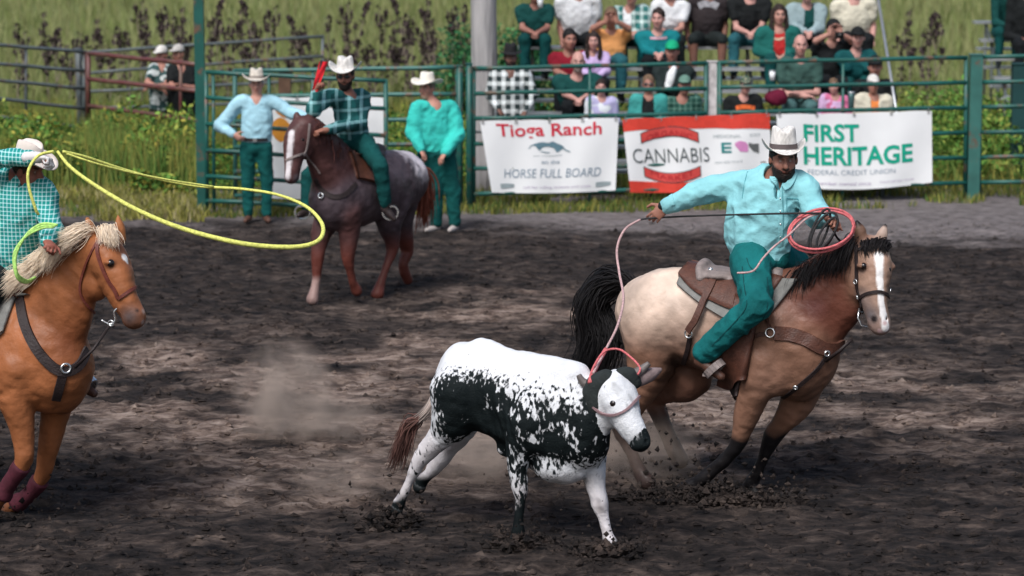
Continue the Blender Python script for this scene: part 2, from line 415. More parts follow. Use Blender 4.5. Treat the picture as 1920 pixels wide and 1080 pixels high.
def pb(V, C):
    x = V[:, 0]; z = V[:, 2]
    # black stockings below the knee, pale croup with its overhead highlight painted in, dark flank, grey face, white blaze
    nrm = vnoise(x, V[:, 1], z, 9)
    fwd = (V - fb.O) @ fb.f
    front = x > J(1265, 850, -.15)[0]
    kz = J(1400, 812, -.18)[2]
    t = np.clip((kz + .02 + .05 * nrm - z) / .07, 0, 1) * front; C[:] = C * (1 - t[:, None]) + np.array(BK) * t[:, None]
    t = np.clip((J(1220, 760, 0)[2] - z) / .12, 0, 1) * (x < J(1265, 850, -.15)[0]); C[:] = C * (1 - t[:, None]) + np.array((.035, .022, .02)) * t[:, None]
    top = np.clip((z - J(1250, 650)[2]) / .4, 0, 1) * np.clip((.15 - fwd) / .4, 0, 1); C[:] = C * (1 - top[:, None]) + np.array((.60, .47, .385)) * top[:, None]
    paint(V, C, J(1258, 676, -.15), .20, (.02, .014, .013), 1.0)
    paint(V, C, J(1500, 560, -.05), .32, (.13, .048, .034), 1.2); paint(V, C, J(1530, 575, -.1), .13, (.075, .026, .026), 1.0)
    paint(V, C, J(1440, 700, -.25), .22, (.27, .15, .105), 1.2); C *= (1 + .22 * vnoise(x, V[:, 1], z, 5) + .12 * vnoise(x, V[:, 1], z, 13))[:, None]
    paint(V, C, H(1626, 560, -.15), .11, (.21, .185, .19), 1.0); paint(V, C, H(1636, 590, -.22), .09, (.10, .095, .105), .8)
    paint(V, C, H(1619, 502, -.15), .055, (.06, .05, .055), .8)
    paint(V, C, H(1636, 478, -.08), .10, (.33, .2, .15), 1)
    for (a, b, r) in [(1648 + 12 * ((b - 478) / 140.) ** 1.5, b, .034 - .008 * math.sin((b - 478) / 140 * 3.1)) for b in range(478, 618, 4)]:
        p, _ = BT.hit(a, b)
        if p is not None: paint(V, C, p, r, (.85, .83, .82), .25)
    for (a, b) in ((1650, 620), (1658, 606)):
        p, _ = BT.hit(a, b)
        if p is not None: paint(V, C, p, .022, (.62, .42, .42), .5)
    p, _ = BT.hit(1639, 598)
    if p is not None: paint(V, C, p, .032, (.015, .01, .01), .5)
    paint(V, C, H(1607, 416, -.02), .05, BK, .6); paint(V, C, H(1661, 420, -.02), .03, BK, .6)
V_, Q_, C_ = S.mesh(.03); BT = Body(V_, Q_)
disp_h = lambda x, y, z: .012 * vnoise(x, y, z * .7, 7) + .004 * vnoise(x, y, z, 22)
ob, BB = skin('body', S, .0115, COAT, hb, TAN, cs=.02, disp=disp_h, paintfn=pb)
eyeball('eye', BB, 1620, 502, .024, hb); eyeball('eye', BB, 1669, 505, .02, hb)
# mane, forelock, tail
gd = []
for t in np.linspace(0, 1, 9):
    c = J(1492 + 124 * t, 524 - 68 * t, .02); d = .03
    gd.append([c + A(0, 0, .0), c + fb.n * -.04 + A(.0, 0, .03), c + fb.n * -.11 + A(-.02, 0, -.04), c + fb.n * -.15 + A(-.03, 0, -.13 - .03 * math.sin(t * 9))])
hair('mane', gd, 2200, HAIR, hb, (.010, .008, .009), r=.0034, spread=.018, seed=3)
g2 = []
for dx in (-12, 0, 12, 24):
    c = H(1632 + dx, 452 + abs(dx - 6) * .3, -.03); g2.append([c, c + A(.02 * dx / 12, -.06, .01), H(1632 + dx * 1.1, 468, -.13), H(1634 + dx * 1.2, 486 - abs(dx) * .3, -.17)])
hair('forelock', g2, 380, HAIR, hb, (.010, .008, .009), r=.003, spread=.012, seed=4)
tb = J(1188, 540, .03)
gt = [[tb, J(1160, 522 + k * 3, .03 + k * .02), J(1125 - k * 3, 535 + k * 8, .04), J(1102 + k * 4, 580, .03 * k), J(1112 + k * 8, 630, .02), J(1100 + k * 8, 680, .0), J(1082 + k * 8, 712, .0)] for k in range(-1, 5)]
hair('tail', gt, 2000, HAIR, hb, (.008, .007, .008), r=.0045, spread=.032, seed=5)
# bridle
br = thing('bridle', fb.O, None, None); br.parent = hb; br.location = (0, 0, 0)
sp = lambda *a, **k: strap_px(*a, **k)
sp('cheek_strap', BB, [(1606, 462), (1607, 490), (1607, 515), (1608, 540), (1612, 556)], .026, LEATHERD, br)
sp('brow_band', BB, [(1606, 470), (1618, 466), (1636, 462), (1655, 464), (1664, 472)], .022, LEATHERD, br)
sp('nose_band', BB, [(1612, 560), (1622, 552), (1636, 548), (1650, 547), (1662, 552), (1668, 560)], .022, LEATHERD, br)
sp('chin_strap', BB, [(1612, 556), (1614, 572), (1618, 588)], .022, LEATHERD, br)
for (a, b, r) in ((1607, 528, .016), (1611, 556, .016), (1614, 578, .022), (1666, 545, .014)):
    p, n_ = BB.hit(a, b)
    if p is None: p, n_ = BB.near(H(a, b, -.15))
    ringmesh('ring', p + n_ * .015, r, .004, n_, STEEL, br)
mb = MB(); p = H(1611, 578, -.1); mb.tube([p, p + A(-.01, -.02, -.06), p + A(.01, -.03, -.11), p + A(.05, -.03, -.12)], .006, 6); mb.build('bit_shank', STEEL, br)
# breast collar
bc = thing('breast_collar', fb.O, None, None); bc.parent = hb; bc.location = (0, 0, 0)
sp('chest_strap', BB, [(1452, 625), (1480, 627), (1510, 636), (1540, 652), (1565, 655), (1583, 640)], .095, LEATHER, bc, th=.012)
sp('side_strap', BB, [(1385, 655), (1402, 636), (1425, 627), (1440, 626)], .03, LEATHER, bc)
sp('neck_strap', BB, [(1437, 588), (1440, 605), (1446, 618)], .022, LEATHER, bc)
sp('tie_strap', BB, [(1550, 665), (1535, 688), (1515, 708), (1492, 728), (1468, 745)], .03, LEATHERD, bc)
mb = MB(); mb.tube([J(1545, 672, -.05) + A(0, -.1, 0), J(1570, 650, -.05) + A(.0, -.14, 0), J(1593, 630, -.02) + A(0, -.12, 0)], .012, 6); mb.build('tie_down', LEATHERD, bc)
for (a, b, r) in ((1445, 624, .03), (1548, 662, .018), (1492, 724, .012)):
    p, n_ = BB.hit(a, b); ringmesh('ring', p + n_ * .02, r, .006, n_, STEEL, bc)
# ================================================================ steer
WH, BL = (.68, .70, .73), (.006, .009, .010)
fs = Fr(960, 1000, -33); K = fs.J
st = thing('steer', fs.O, 'young white and black speckled steer with wrapped horns and a rope round them', 'steer')
STEER = mat('steer_coat', rough=.7, var=.08, vs=9, bump=.5, bs=90, attr=True, spec=.12)
S = SDF()
S.trunk([(K(892, 722), .275, .205), (K(935, 738), .28, .215), (K(990, 760), .295, .235), (K(1040, 782), .32, .215), (K(1068, 792), .275, .18)], fs.n, k=.05)
S.ell(K(868, 690, 0), (.13, .17, .15), k=.06); S.ell(K(852, 700, 0), (.05, .16, .07), k=.04)
S.limb([(K(905, 652), .06), (K(960, 675), .06), (K(1030, 690), .08), (K(1080, 705), .09)], k=.07)
S.ell(K(1055, 872, 0), (.19, .12, .12), k=.06); S.ell(K(1105, 835, .03), (.12, .10, .13), k=.06)
S.limb([(K(950, 838, .0), .06), (K(1010, 868, 0), .06), (K(1060, 880, 0), .06)], k=.05)
S.ell(K(893, 795, -.27), (.12, .06, .14), k=.08, op='s')
S.limb([(K(1075, 715, -.12), .02), (K(1060, 780, -.2), .03), (K(1085, 830, -.16), .02)], k=.06, op='s')
S.limb([(K(1035, 720, -.2), .02), (K(1018, 780, -.25), .025), (K(1020, 840, -.22), .02)], k=.06, op='s')
S.trunk([(K(1066, 778), .25, .15), (K(1103, 764), .19, .125), (K(1138, 748, .0), .145, .105)], fs.n, k=.05)
S.ell(K(1000, 790, -.17), (.13, .09, .2), k=.05)
hs_ = Fr(960, 1000, -50); yk = K(1145, 740)
def HS(px, py, dy=0.0): return W(px, py, yk[1] + dy)
S.trunk([(HS(1154, 722, .0), .095, .115), (HS(1162, 752, -.05), .115, .118), (HS(1176, 786, -.10), .095, .09), (HS(1190, 812, -.14), .078, .07), (HS(1198, 826, -.155), .07, .07)], hs_.n, k=.03)
S.ell(HS(1148, 775, .03), (.07, .09, .09), k=.03)
S.ell(HS(1203, 832, -.19), (.055, .045, .04), k=.02, col=BL)
S.ell(HS(1150, 757, -.115), (.035, .03, .022), k=.02)
S.ell(HS(1193, 827, -.26), (.012, .03, .013), k=.01, op='s'); S.ell(HS(1213, 829, -.23), (.012, .03, .012), k=.01, op='s')
S.limb([(K(990, 790, -.15), .13), (K(976, 835, -.16), .088), (K(970, 878, -.16), .064), (K(975, 912, -.16), .054), (K(976, 938, -.16), .033), (K(973, 978, -.16), .030), (K(972, 996, -.16), .041)], k=.035)
S.limb([(K(972, 998, -.16), .04), (K(970, 1016, -.16), .05)], k=.01, col=BL)
S.limb([(K(1105, 832, .12), .115), (K(1112, 878, .13), .08), (K(1117, 915, .13), .06), (K(1125, 944, .13), .053), (K(1132, 970, .13), .032), (K(1139, 998, .13), .031), (K(1143, 1013, .13), .041)], k=.035)
S.limb([(K(1143, 1014, .13), .04), (K(1154, 1030, .13), .05)], k=.01, col=BL)
S.limb([(K(862, 735, -.11), .195), (K(852, 782, -.12), .145), (K(826, 818, -.13), .085), (K(793, 856, -.13), .058), (K(779, 880, -.13), .040), (K(762, 914, -.13), .031), (K(749, 942, -.13), .040)], k=.04)
S.limb([(K(748, 944, -.13), .038), (K(738, 970, -.13), .05)], k=.01, col=BL)
S.limb([(K(872, 760, .12), .15), (K(862, 800, .13), .11), (K(838, 840, .13), .072), (K(818, 872, .13), .055), (K(803, 890, .13), .04), (K(792, 900, .13), .04)], k=.04)
S.limb([(K(792, 898, .13), .038), (K(786, 912, .13), .046)], k=.01, col=BL)
MSK = {}
def ps(V, C):
    # white back line, legs, belly and face; black sides breaking up into speckles at the edges
    x, y, z = V.T; fwd = (V - fs.O) @ fs.f; lat = (V - fs.O) @ fs.n
    def inpx(P):                                         # where the coat point lies along and up the body
        return P
    f0 = (K(840, 740) - fs.O) @ fs.f; f1 = (K(1110, 780) - fs.O) @ fs.f
    u = (fwd - f0) / (f1 - f0)                            # 0 rump .. 1 chest
    ztop = np.interp(u, [0, .3, .6, 1], [K(855, 640)[2], K(920, 650)[2], K(1020, 682)[2], K(1090, 705)[2]])
    d = ztop - z                                          # metres below the back line
    upper = np.interp(u, [-.1, .1, .35, .6, .8, 1.1], [.22, .18, .125, .115, .13, .16])
    lower = np.interp(u, [-.1, .0, .12, .3, .5, .7, 1.1], [.34, .44, .62, .80, .68, .62, .52])
    a = np.minimum(d - upper, lower - d)
    a = np.minimum(a, (u - .07 - .10 * np.clip(d - .3, 0, .4)) * 1.2); a = np.minimum(a, (1.20 - u) * 1.2)
    n1 = vnoise(x + z * .35, y, z * .6, 30); n2 = vnoise(x + z * .35, y, z * .55, 66); n3 = vnoise(x, y, z, 13)
    sp_ = .5 * n1 + .7 * n2 + .35 * n3
    a = np.where(u > .8, np.maximum(a, np.minimum(d - .12, .50 - d)), a)
    edge = np.interp(u, [0, .45, .65, 1.2], [.07, .06, .12, .08])
    solid = np.clip(a / edge + sp_ * np.interp(u, [0, .3, .48, .62, 1.2], [1.3, .8, 1.0, 2.1, 1.8]), -1, 1)
    fld = np.where(a > -.12, np.minimum(np.clip(a / edge * 1.0, -1.5, 2.4), np.interp(u, [0, .36, .5, .62, .9, 1.2], [2.6, 2.6, 2.4, 1.7, 1.15, 1.1]) * (1 + .9 * n3)) + 1.2 * sp_ * np.interp(u, [0, .3, .48, .62, 1.2], [.7, .35, .6, .85, .8]) - np.interp(u, [.4, .6, .9, 1.05], [0, .25, .2, -.3]), -2)
    m = 0 * np.clip(solid * 6 - np.interp(u, [.4, .6, .9, 1.05], [0, 1.7, 1.2, -.6]), 0, 1) * (a > -.09)
    # near fore leg is speckled dark
    p0, p1 = K(985, 800, -.16), K(973, 930, -.16)
    t = np.clip(((V - p0) @ (p1 - p0)) / ((p1 - p0) @ (p1 - p0)), 0, 1); dl = np.linalg.norm(V - p0 - t[:, None] * (p1 - p0), axis=1)
    fld = np.maximum(fld, np.where((dl < .13) & (lat < 0), 1.6 * sp_ + .35, -2)); th_ = (u < .22) & (lat < 0) & (z < K(860, 690)[2]); fld = np.maximum(fld, np.where(th_, 1.5 * sp_ - .35 - (K(860,690)[2] - z) * .6, -2)); MSK['v'] = fld
    # feet
    zf = K(975, 935, -.16)[2]
    ft = np.clip((zf - z + .05 * n3) / .06, 0, 1) * (fwd > f0 + .2) * (lat < 0)
    ft = np.maximum(ft, np.clip((K(1140, 1003, .13)[2] - z + .03 * n3) / .04, 0, 1) * (lat > 0) * (fwd > f0 + .2)); ft = np.maximum(ft, np.clip((K(760, 925, -.13)[2] - z + .04 * n3) / .05, 0, 1) * (fwd < f0 + .2) * (lat < 0)); ft = np.maximum(ft, np.clip((K(800, 885, .13)[2] - z) / .05, 0, 1) * (fwd < f0 + .2) * (lat > 0))
    leg = np.clip(1.1 * sp_ - .30, 0, 1) * (z < K(975, 860)[2]) * .55
    m = np.maximum(np.maximum(m, ft), leg)
    # head stays white with faint grey-blue freckles
    hh = np.array(HS(1170, 770, -.05)); q = np.linalg.norm((V - hh) * np.array([1, .8, .75]), axis=1); fm = (q < .17) & (fwd > f1 - .05)
    m = np.where(fm, np.clip(n1 * .8 + n3 * .5 - .28, 0, .4), m)
    pale = C.copy(); keep = (C.sum(1) < .3)
    base = np.array(WH) * (1 - .10 * np.clip(n3, 0, 1))[:, None]
    belly = np.clip((d - lower - .02) / .2, 0, 1)[:, None] * .35
    base = base * (1 - belly) + np.array((.62, .50, .50)) * belly
    dt = (np.clip((.50 - z) / .45, 0, 1) * np.clip(.45 + .9 * n3 + .4 * n1, 0, 1))[:, None] * .75; base = base * (1 - dt) + np.array((.17, .13, .12)) * dt
    C[:] = np.where(keep[:, None], C, base * (1 - m[:, None]) + np.array(BL) * m[:, None])
    paint(V, C, HS(1150, 760, -.13), .035, (.25, .22, .24), 1)
    paint(V, C, HS(1125, 780, .03), .085, (.03, .035, .035), .5); paint(V, C, HS(1133, 803, .03), .05, (.05, .05, .055), .6)
    paint(V, C, HS(1203, 832, -.18), .085, BL, .35)
    MSK['v'] = np.where(fm | keep, -2, MSK['v'])
sbo, SB = skin('body', S, .0085, STEER, st, WH, cs=.006, disp=lambda x, y, z: .006 * vnoise(x, y, z, 11) + .003 * vnoise(x, y, z, 30) + .0035 * np.sin(((x - fs.O[0]) * fs.f[0] + (y - fs.O[1]) * fs.f[1] + z * .25) * 95) * np.exp(-(((x - K(960, 760)[0]) / .22) ** 2 + ((z - K(960, 770)[2]) / .2) ** 2)), paintfn=ps)
at_ = sbo.data.attributes.new('msk', 'FLOAT', 'POINT'); at_.data.foreach_set('value', MSK['v'].astype(np.float32))
t = STEER.node_tree; N, Lk = t.nodes, t.links; b = N['Principled BSDF']; src = b.inputs['Base Color'].links[0].from_socket
am = N.new('ShaderNodeAttribute'); am.attribute_name = 'msk'; tc = N.new('ShaderNodeTexCoord'); mp = N.new('ShaderNodeMapping'); mp.inputs['Scale'].default_value = (1, 1, .45); mp.inputs['Rotation'].default_value = (0, .5, 0); Lk.new(tc.outputs['Object'], mp.inputs[0])
n = N.new('ShaderNodeTexNoise'); n.inputs['Scale'].default_value = 48; n.inputs['Detail'].default_value = 5; n.inputs['Roughness'].default_value = .5; Lk.new(mp.outputs[0], n.inputs[0])
m1 = N.new('ShaderNodeMath'); m1.operation = 'MULTIPLY_ADD'; Lk.new(n.outputs[0], m1.inputs[0]); m1.inputs[1].default_value = 5.5; m1.inputs[2].default_value = -2.75
m2 = N.new('ShaderNodeMath'); m2.operation = 'ADD'; Lk.new(m1.outputs[0], m2.inputs[0]); Lk.new(am.outputs['Fac'], m2.inputs[1])
r_ = N.new('ShaderNodeMapRange'); r_.inputs[1].default_value = -.2; r_.inputs[2].default_value = .45; Lk.new(m2.outputs[0], r_.inputs[0])
mx = N.new('ShaderNodeMix'); mx.data_type = 'RGBA'; Lk.new(r_.outputs[0], mx.inputs[0]); Lk.new(src, mx.inputs[6]); mx.inputs[7].default_value = (.007, .011, .012, 1); Lk.new(mx.outputs[2], b.inputs['Base Color'])
eyeball('eye', SB, 1149, 757, .027, st)
# ears hang behind the wraps
HAIRM = mat('ear_skin', (.20, .15, .15), rough=.8, var=.3, vs=20); WRM = mat('dark_ear', (.02, .02, .022), rough=.8)
for (b_, t_) in ((HS(1120, 740, .03), HS(1095, 752, .05)), (HS(1190, 716, .03), HS(1240, 692, .08))):
    E = SDF(); far_ = t_[0] > b_[0]; ear(E, b_, t_, None, r=.045 if far_ else .035); skin('ear', E, .008, HAIRM if far_ else WRM, st, (.05, .05, .055))
# horns and their wraps
HN = mat('cow_horn', (.13, .115, .11), rough=.45, var=.5, vs=18, bump=.3, bs=70)
for pts in (((1137, 716, .0, .04), (1112, 722, .0, .033), (1094, 717, .0, .027), (1085, 703, .0, .016)), ((1172, 706, .0, .04), (1192, 700, .01, .034), (1207, 690, .02, .026), (1217, 681, .02, .016))):
    mb = MB(); P = catmull([np.append(HS(a, b, c), r) for a, b, c, r in pts], 5); mb.tube([p[:3] for p in P], [p[3] for p in P], 12); mb.build('horn', HN, st)
WR = mat('wrap_cloth', (.020, .026, .026), rough=.9, var=.3, vs=20, bump=.6, bs=60)
E = SDF()
E.limb([(HS(1136, 712, -.02), .066), (HS(1118, 722, -.01), .068), (HS(1108, 735, .0), .055)], k=.03); E.ell(HS(1117, 752, -.02), (.065, .06, .10), k=.03); E.ell(HS(1126, 778, .0), (.045, .05, .09), k=.03)
skin('horn_wrap', E, .009, WR, st, (.04, .04, .04))
E = SDF(); E.limb([(HS(1166, 702, -.01), .045), (HS(1180, 704, .0), .052), (HS(1190, 716, .01), .045)], k=.03)
skin('horn_wrap', E, .009, WR, st, (.04, .04, .04))
gt = [[K(830, 700, 0), K(822, 735, 0), K(804, 770, 0), K(778, 792, 0)]]
hair('tail', gt, 90, HAIR, st, (.50, .42, .38), r=.010, spread=.010, seed=8, wave=.0)
gt = [[K(782 + a, 786, 0), K(764 + a, 800, 0), K(752 + a * 1.5, 832, 0), K(735 + a * 2.2, 882, 0)] for a in (-3, 0, 4, 8)]
hair('tail_tassel', gt, 320, HAIR, st, (.12, .06, .05), r=.005, spread=.016, seed=9)

# ================================================================ palomino horse at the left edge
PAL, PALD = (.29, .105, .042), (.14, .042, .018)
fp = Fr(20, 962, -31); L = fp.J
hp = thing('horse', fp.O, 'golden palomino horse with a pale mane, white forehead star and dark red leg boots', 'horse')
S = SDF()
S.trunk([(L(-300, 640), .26, .24), (L(-240, 628), .32, .28), (L(-150, 640), .34, .30), (L(-60, 648), .36, .31), (L(20, 655), .37, .31), (L(70, 668), .35, .28), (L(92, 685), .31, .25)], fp.n, k=.06, col=PAL)
S.trunk([(L(62, 655), .35, .21), (L(90, 612), .29, .16), (L(114, 565), .25, .135), (L(140, 520), .20, .11), (L(172, 480), .14, .09)], fp.n, k=.05, col=PAL)
S.ell(L(20, 700, -.16), (.18, .14, .22), k=.06, col=PAL); S.ell(L(110, 720, .02), (.18, .16, .18), k=.06, col=PAL)
hq = Fr(20, 962, -50); yp = L(178, 475)
def HP(px, py, dy=0.0): return W(px, py, yp[1] + dy)
S.trunk([(HP(196, 470, .0), .12, .115), (HP(207, 500, -.05), .145, .125), (HP(226, 545, -.11), .115, .09), (HP(243, 578, -.15), .09, .072), (HP(250, 592, -.165), .085, .07)], hq.n, k=.03, col=PAL)
S.ell(HP(182, 530, .01), (.09, .10, .12), k=.03, col=PAL); S.ell(HP(252, 600, -.18), (.06, .055, .045), k=.025)
S.ell(HP(205, 492, -.175), (.035, .035, .022), k=.02, col=PAL); S.ell(HP(258, 583, -.25), (.012, .03, .016), k=.01, op='s')
ear(S, HP(178, 450, .0), HP(163, 406, .0), None, col=(.40, .16, .06), r=.037); ear(S, HP(226, 448, .03), HP(221, 402, .03), None, col=(.42, .16, .06), r=.035)
S.limb([(L(32, 690, -.17), .16), (L(30, 740, -.18), .12), (L(38, 790, -.18), .092), (L(44, 832, -.18), .07), (L(46, 856, -.18), .064), (L(38, 878, -.18), .052), (L(18, 906, -.18), .045), (L(0, 935, -.18), .05)], k=.035, col=PAL)
S.limb([(L(-2, 936, -.18), .045), (L(-16, 958, -.18), .06)], k=.01, col=BK)
S.limb([(L(112, 700, .12), .16), (L(108, 756, .13), .11), (L(97, 810, .13), .082), (L(88, 852, .13), .064), (L(82, 886, .13), .06), (L(66, 914, .13), .048), (L(42, 936, .13), .044), (L(22, 950, .13), .05)], k=.035, col=PAL)
S.limb([(L(22, 950, .13), .045), (L(4, 966, .13), .06)], k=.01, col=BK)
for lt in (-.14, .14):
    S.limb([(L(-270, 640, lt), .2), (L(-285, 720, lt), .14), (L(-330, 790, lt), .08), (L(-350, 850, lt), .06), (L(-345, 920, lt), .045), (L(-340, 965, lt), .055)], k=.05, col=PAL)
S.limb([(L(52, 640, -.33), .02), (L(80, 690, -.31), .02), (L(75, 740, -.28), .02)], k=.05, op='s')
S.limb([(L(-20, 740, -.3), .014), (L(30, 742, -.33), .016), (L(62, 735, -.30), .016)], k=.04, op='s')
S.limb([(L(120, 740, -.02), .014), (L(105, 760, .0), .016), (L(85, 765, 0), .016)], k=.03, op='s')
def pp(V, C):
    x, y, z = V.T
    n_ = vnoise(x, y, z, 7)[:, None] * .12; C *= 1 + n_
    paint(V, C, L(130, 640, -.1), .25, PALD, 1.2); paint(V, C, L(160, 560, -.05), .12, PALD, 1.1)
    paint(V, C, L(30, 640, -.3), .25, (.37, .13, .05), 1.2)
    paint(V, C, HP(207, 496, -.16), .05, (.05, .025, .02), .9)
    paint(V, C, HP(245, 594, -.22), .11, (.06, .055, .06), .9)
    q = HPB.hit(236, 482)[0]
    if q is not None: paint(V, C, q, .034, (.86, .84, .82), .3); paint(V, C, q + A(.0, 0, -.03), .02, (.86, .84, .82), .3)
    q = HPB.hit(266, 585)[0]
    if q is not None: paint(V, C, q, .025, (.45, .40, .38), .9)
    q = HPB.hit(266, 603)[0]
    if q is not None: paint(V, C, q, .022, (.55, .5, .48), .9)
    q = HPB.hit(257, 583)[0]
    if q is not None: paint(V, C, q, .02, BK, .6)
V_, Q_, C_ = S.mesh(.03); HPB = Body(V_, Q_)
_, PB = skin('body', S, .011, COAT, hp, PAL, cs=.02, disp=disp_h, paintfn=pp)
eyeball('eye', PB, 210, 496, .026, hp)
gd = []
for t in np.linspace(0, 1, 9):
    c = L(40 + 140 * t, 540 - 106 * t, .0)
    gd.append([c, c + fp.n * -.05 + A(-.03, 0, .025), c + fp.n * -.10 + A(-.07, 0, -.01), c + fp.n * -.12 + A(-.12 - .03 * math.sin(t * 8), 0, -.075 - .03 * math.sin(t * 11))])
hair('mane', gd, 3200, HAIR, hp, (.88, .74, .58), r=.0026, spread=.022, seed=13, var=.07, wave=.006)
g2 = [[HP(200 + d, 436, -.02), HP(202 + d, 428, -.06), HP(206 + d, 446, -.13), HP(212 + d, 462, -.15)] for d in (-14, 0, 12)]
hair('forelock', g2, 420, HAIR, hp, (.88, .74, .58), r=.0024, spread=.012, seed=14, var=.07)
LR = mat('red_brown_leather', (.13, .03, .02), rough=.5, var=.3, vs=25, bump=.3, bs=90, spec=.45)
br = thing('bridle', fp.O, None, None); br.parent = hp; br.location = (0, 0, 0)
sp('cheek_strap', PB, [(185, 452), (183, 470), (190, 495), (203, 525), (216, 545), (222, 560)], .026, LR, br)
sp('ear_strap', PB, [(184, 460), (194, 448), (197, 440)], .02, LR, br)
sp('nose_band', PB, [(222, 560), (234, 552), (248, 542), (262, 537)], .022, LR, br)
sp('throat_strap', PB, [(182, 455), (160, 500), (150, 545), (165, 575), (180, 588)], .016, LR, br)
mb = MB(); p = HP(222, 560, -.17); mb.tube(catmull([p, HP(222, 575, -.18), HP(214, 585, -.18), HP(216, 600, -.18), HP(206, 608, -.18), HP(190, 600, -.18)], 4), .007, 6); mb.build('bit_shank', STEEL, br)
ringmesh('ring', HP(222, 562, -.19), .016, .004, A(0, 1, 0), STEEL, br); ringmesh('ring', HP(208, 606, -.19), .018, .004, A(.3, 1, 0), STEEL, br)
mb = MB(); mb.tube([HP(205, 612, -.18), L(175, 655, -.25), L(140, 690, -.28)], .010, 6); mb.build('tie_down', LEATHERD, br)
bc = thing('breast_collar', fp.O, None, None); bc.parent = hp; bc.location = (0, 0, 0)
sp('chest_strap', PB, [(38, 560), (44, 600), (60, 640), (82, 672), (108, 694), (132, 695), (152, 680), (162, 655)], .07, LEATHERD, bc, th=.012)
sp('girth_strap', PB, [(118, 700), (112, 725), (105, 750)], .06, LEATHERD, bc)
p, n_ = PB.hit(122, 690); ringmesh('ring', p + n_ * .02, .03, .008, n_, STEEL, bc)
boots = mat('sport_boot', (.07, .012, .022), rough=.8, var=.4, vs=20, bump=.4)
for pts in ([L(42, 872, -.18), L(18, 906, -.18), L(4, 930, -.18)], [L(76, 900, .13), L(54, 928, .13), L(30, 945, .13)]):
    mb = MB(); P = catmull(pts, 5); mb.tube(P, [.062] * 3 + [.054] * (len(P) - 6) + [.064] * 3, 14); mb.build('leg_boot', boots, hp)

# ================================================================ roan horse beyond, three-quarter on
RO, ROR = (.070, .053, .062), (.085, .038, .036)
fr_ = Fr(680, 556, 237); M_ = fr_.J
hr = thing('horse', fr_.O, 'dark roan horse with white rump and blazed face standing in front of the gate', 'horse')
S = SDF()
S.trunk([(M_(752, 336), .28, .27), (M_(728, 342), .32, .30), (M_(695, 352), .33, .31), (M_(662, 362), .34, .31), (M_(640, 368), .33, .28), (M_(630, 376), .29, .25)], fr_.n, k=.06, col=RO)
S.trunk([(M_(640, 345), .32, .21), (M_(622, 312), .28, .17), (M_(604, 280), .22, .14), (M_(585, 252), .16, .11), (M_(574, 240), .12, .10)], fr_.n, k=.05, col=ROR)
yr = M_(574, 240); hz_ = Fr(680, 556, 222)
def HR(px, py, dy=0.0): return W(px, py, yr[1] + dy)
S.trunk([(HR(565, 240, .0), .11, .10), (HR(558, 262, -.05), .14, .115), (HR(552, 292, -.12), .105, .085), (HR(548, 318, -.17), .08, .07), (HR(547, 330, -.185), .075, .068)], hz_.n, k=.03, col=ROR)
S.ell(HR(572, 280, .0), (.08, .09, .11), k=.03, col=ROR)
ear(S, HR(578, 228, .03), HR(585, 207, .03), None, col=ROR, r=.035); ear(S, HR(556, 228, .0), HR(557, 209, .0), None, col=ROR, r=.033)
S.limb([(M_(622, 395, -.14), .15), (M_(606, 425, -.15), .11), (M_(599, 455, -.15), .08), (M_(596, 480, -.15), .062), (M_(594, 508, -.15), .044), (M_(591, 534, -.15), .04), (M_(589, 547, -.15), .046)], k=.03, col=ROR)
S.limb([(M_(589, 547, -.15), .045), (M_(586, 561, -.15), .06)], k=.01, col=(.4, .33, .3))
S.limb([(M_(650, 395, .13), .15), (M_(655, 428, .13), .11), (M_(654, 456, .13), .08), (M_(653, 484, .13), .062), (M_(657, 510, .13), .044), (M_(662, 530, .13), .046)], k=.03, col=ROR)
S.limb([(M_(662, 530, .13), .045), (M_(668, 544, .13), .06)], k=.01, col=(.2, .16, .15))
S.limb([(M_(735, 365, .1), .2), (M_(730, 410, .1), .14), (M_(735, 445, .1), .09), (M_(734, 470, .1), .062), (M_(724, 500, .1), .044), (M_(714, 530, .1), .046)], k=.04, col=RO)
S.limb([(M_(714, 531, .1), .045), (M_(708, 551, .1), .06)], k=.01, col=(.25, .2, .18))
S.limb([(M_(755, 365, .0), .18), (M_(752, 415, -.05), .12), (M_(760, 450, -.05), .08), (M_(764, 470, -.05), .058), (M_(756, 492, -.05), .044), (M_(758, 510, -.05), .046)], k=.04, col=RO)
S.limb([(M_(758, 510, -.05), .045), (M_(765, 525, -.05), .055)], k=.01, col=BK)
def pr(V, C):
    x, y, z = V.T; n1 = vnoise(x, y, z, 16) + .6 * vnoise(x, y, z, 40); fwd = (V - fr_.O) @ fr_.f
    C *= (1 + .25 * n1)[:, None]
    z0 = M_(700, 345)[2]; f0 = (M_(742, 340) - fr_.O) @ fr_.f
    m = np.clip((f0 + .12 - fwd) / .18 + .4 * n1, 0, 1) * np.clip((z - z0 + .02) / .16 + .3 * n1, 0, 1)
    C[:] = C * (1 - m[:, None]) + np.array((.60, .55, .58)) * m[:, None]
    t = np.clip((M_(655, 440)[2] - z) / .2, 0, 1)[:, None]; C[:] = C * (1 - t) + np.array((.12, .035, .026)) * t
    t = (np.clip((M_(592, 515, -.15)[2] - z) / .05, 0, 1) * (fwd > 0) * (((V - fr_.O) @ fr_.n) < 0))[:, None]; C[:] = C * (1 - t) + np.array((.30, .20, .18)) * t
    for b in range(248, 334, 4):
        p, _ = HRB.hit(546 - (b - 248) * .09, b)
        if p is not None: paint(V, C, p, .034, (.66, .62, .64), .4)
    paint(V, C, HR(553, 333, -.2), .06, (.10, .09, .10), .6)
V_, Q_, C_ = S.mesh(.03); HRB = Body(V_, Q_)
_, RB = skin('body', S, .016, COAT, hr, RO, cs=.02, disp=disp_h, paintfn=pr)
eyeball('eye', RB, 568, 262, .024, hr)
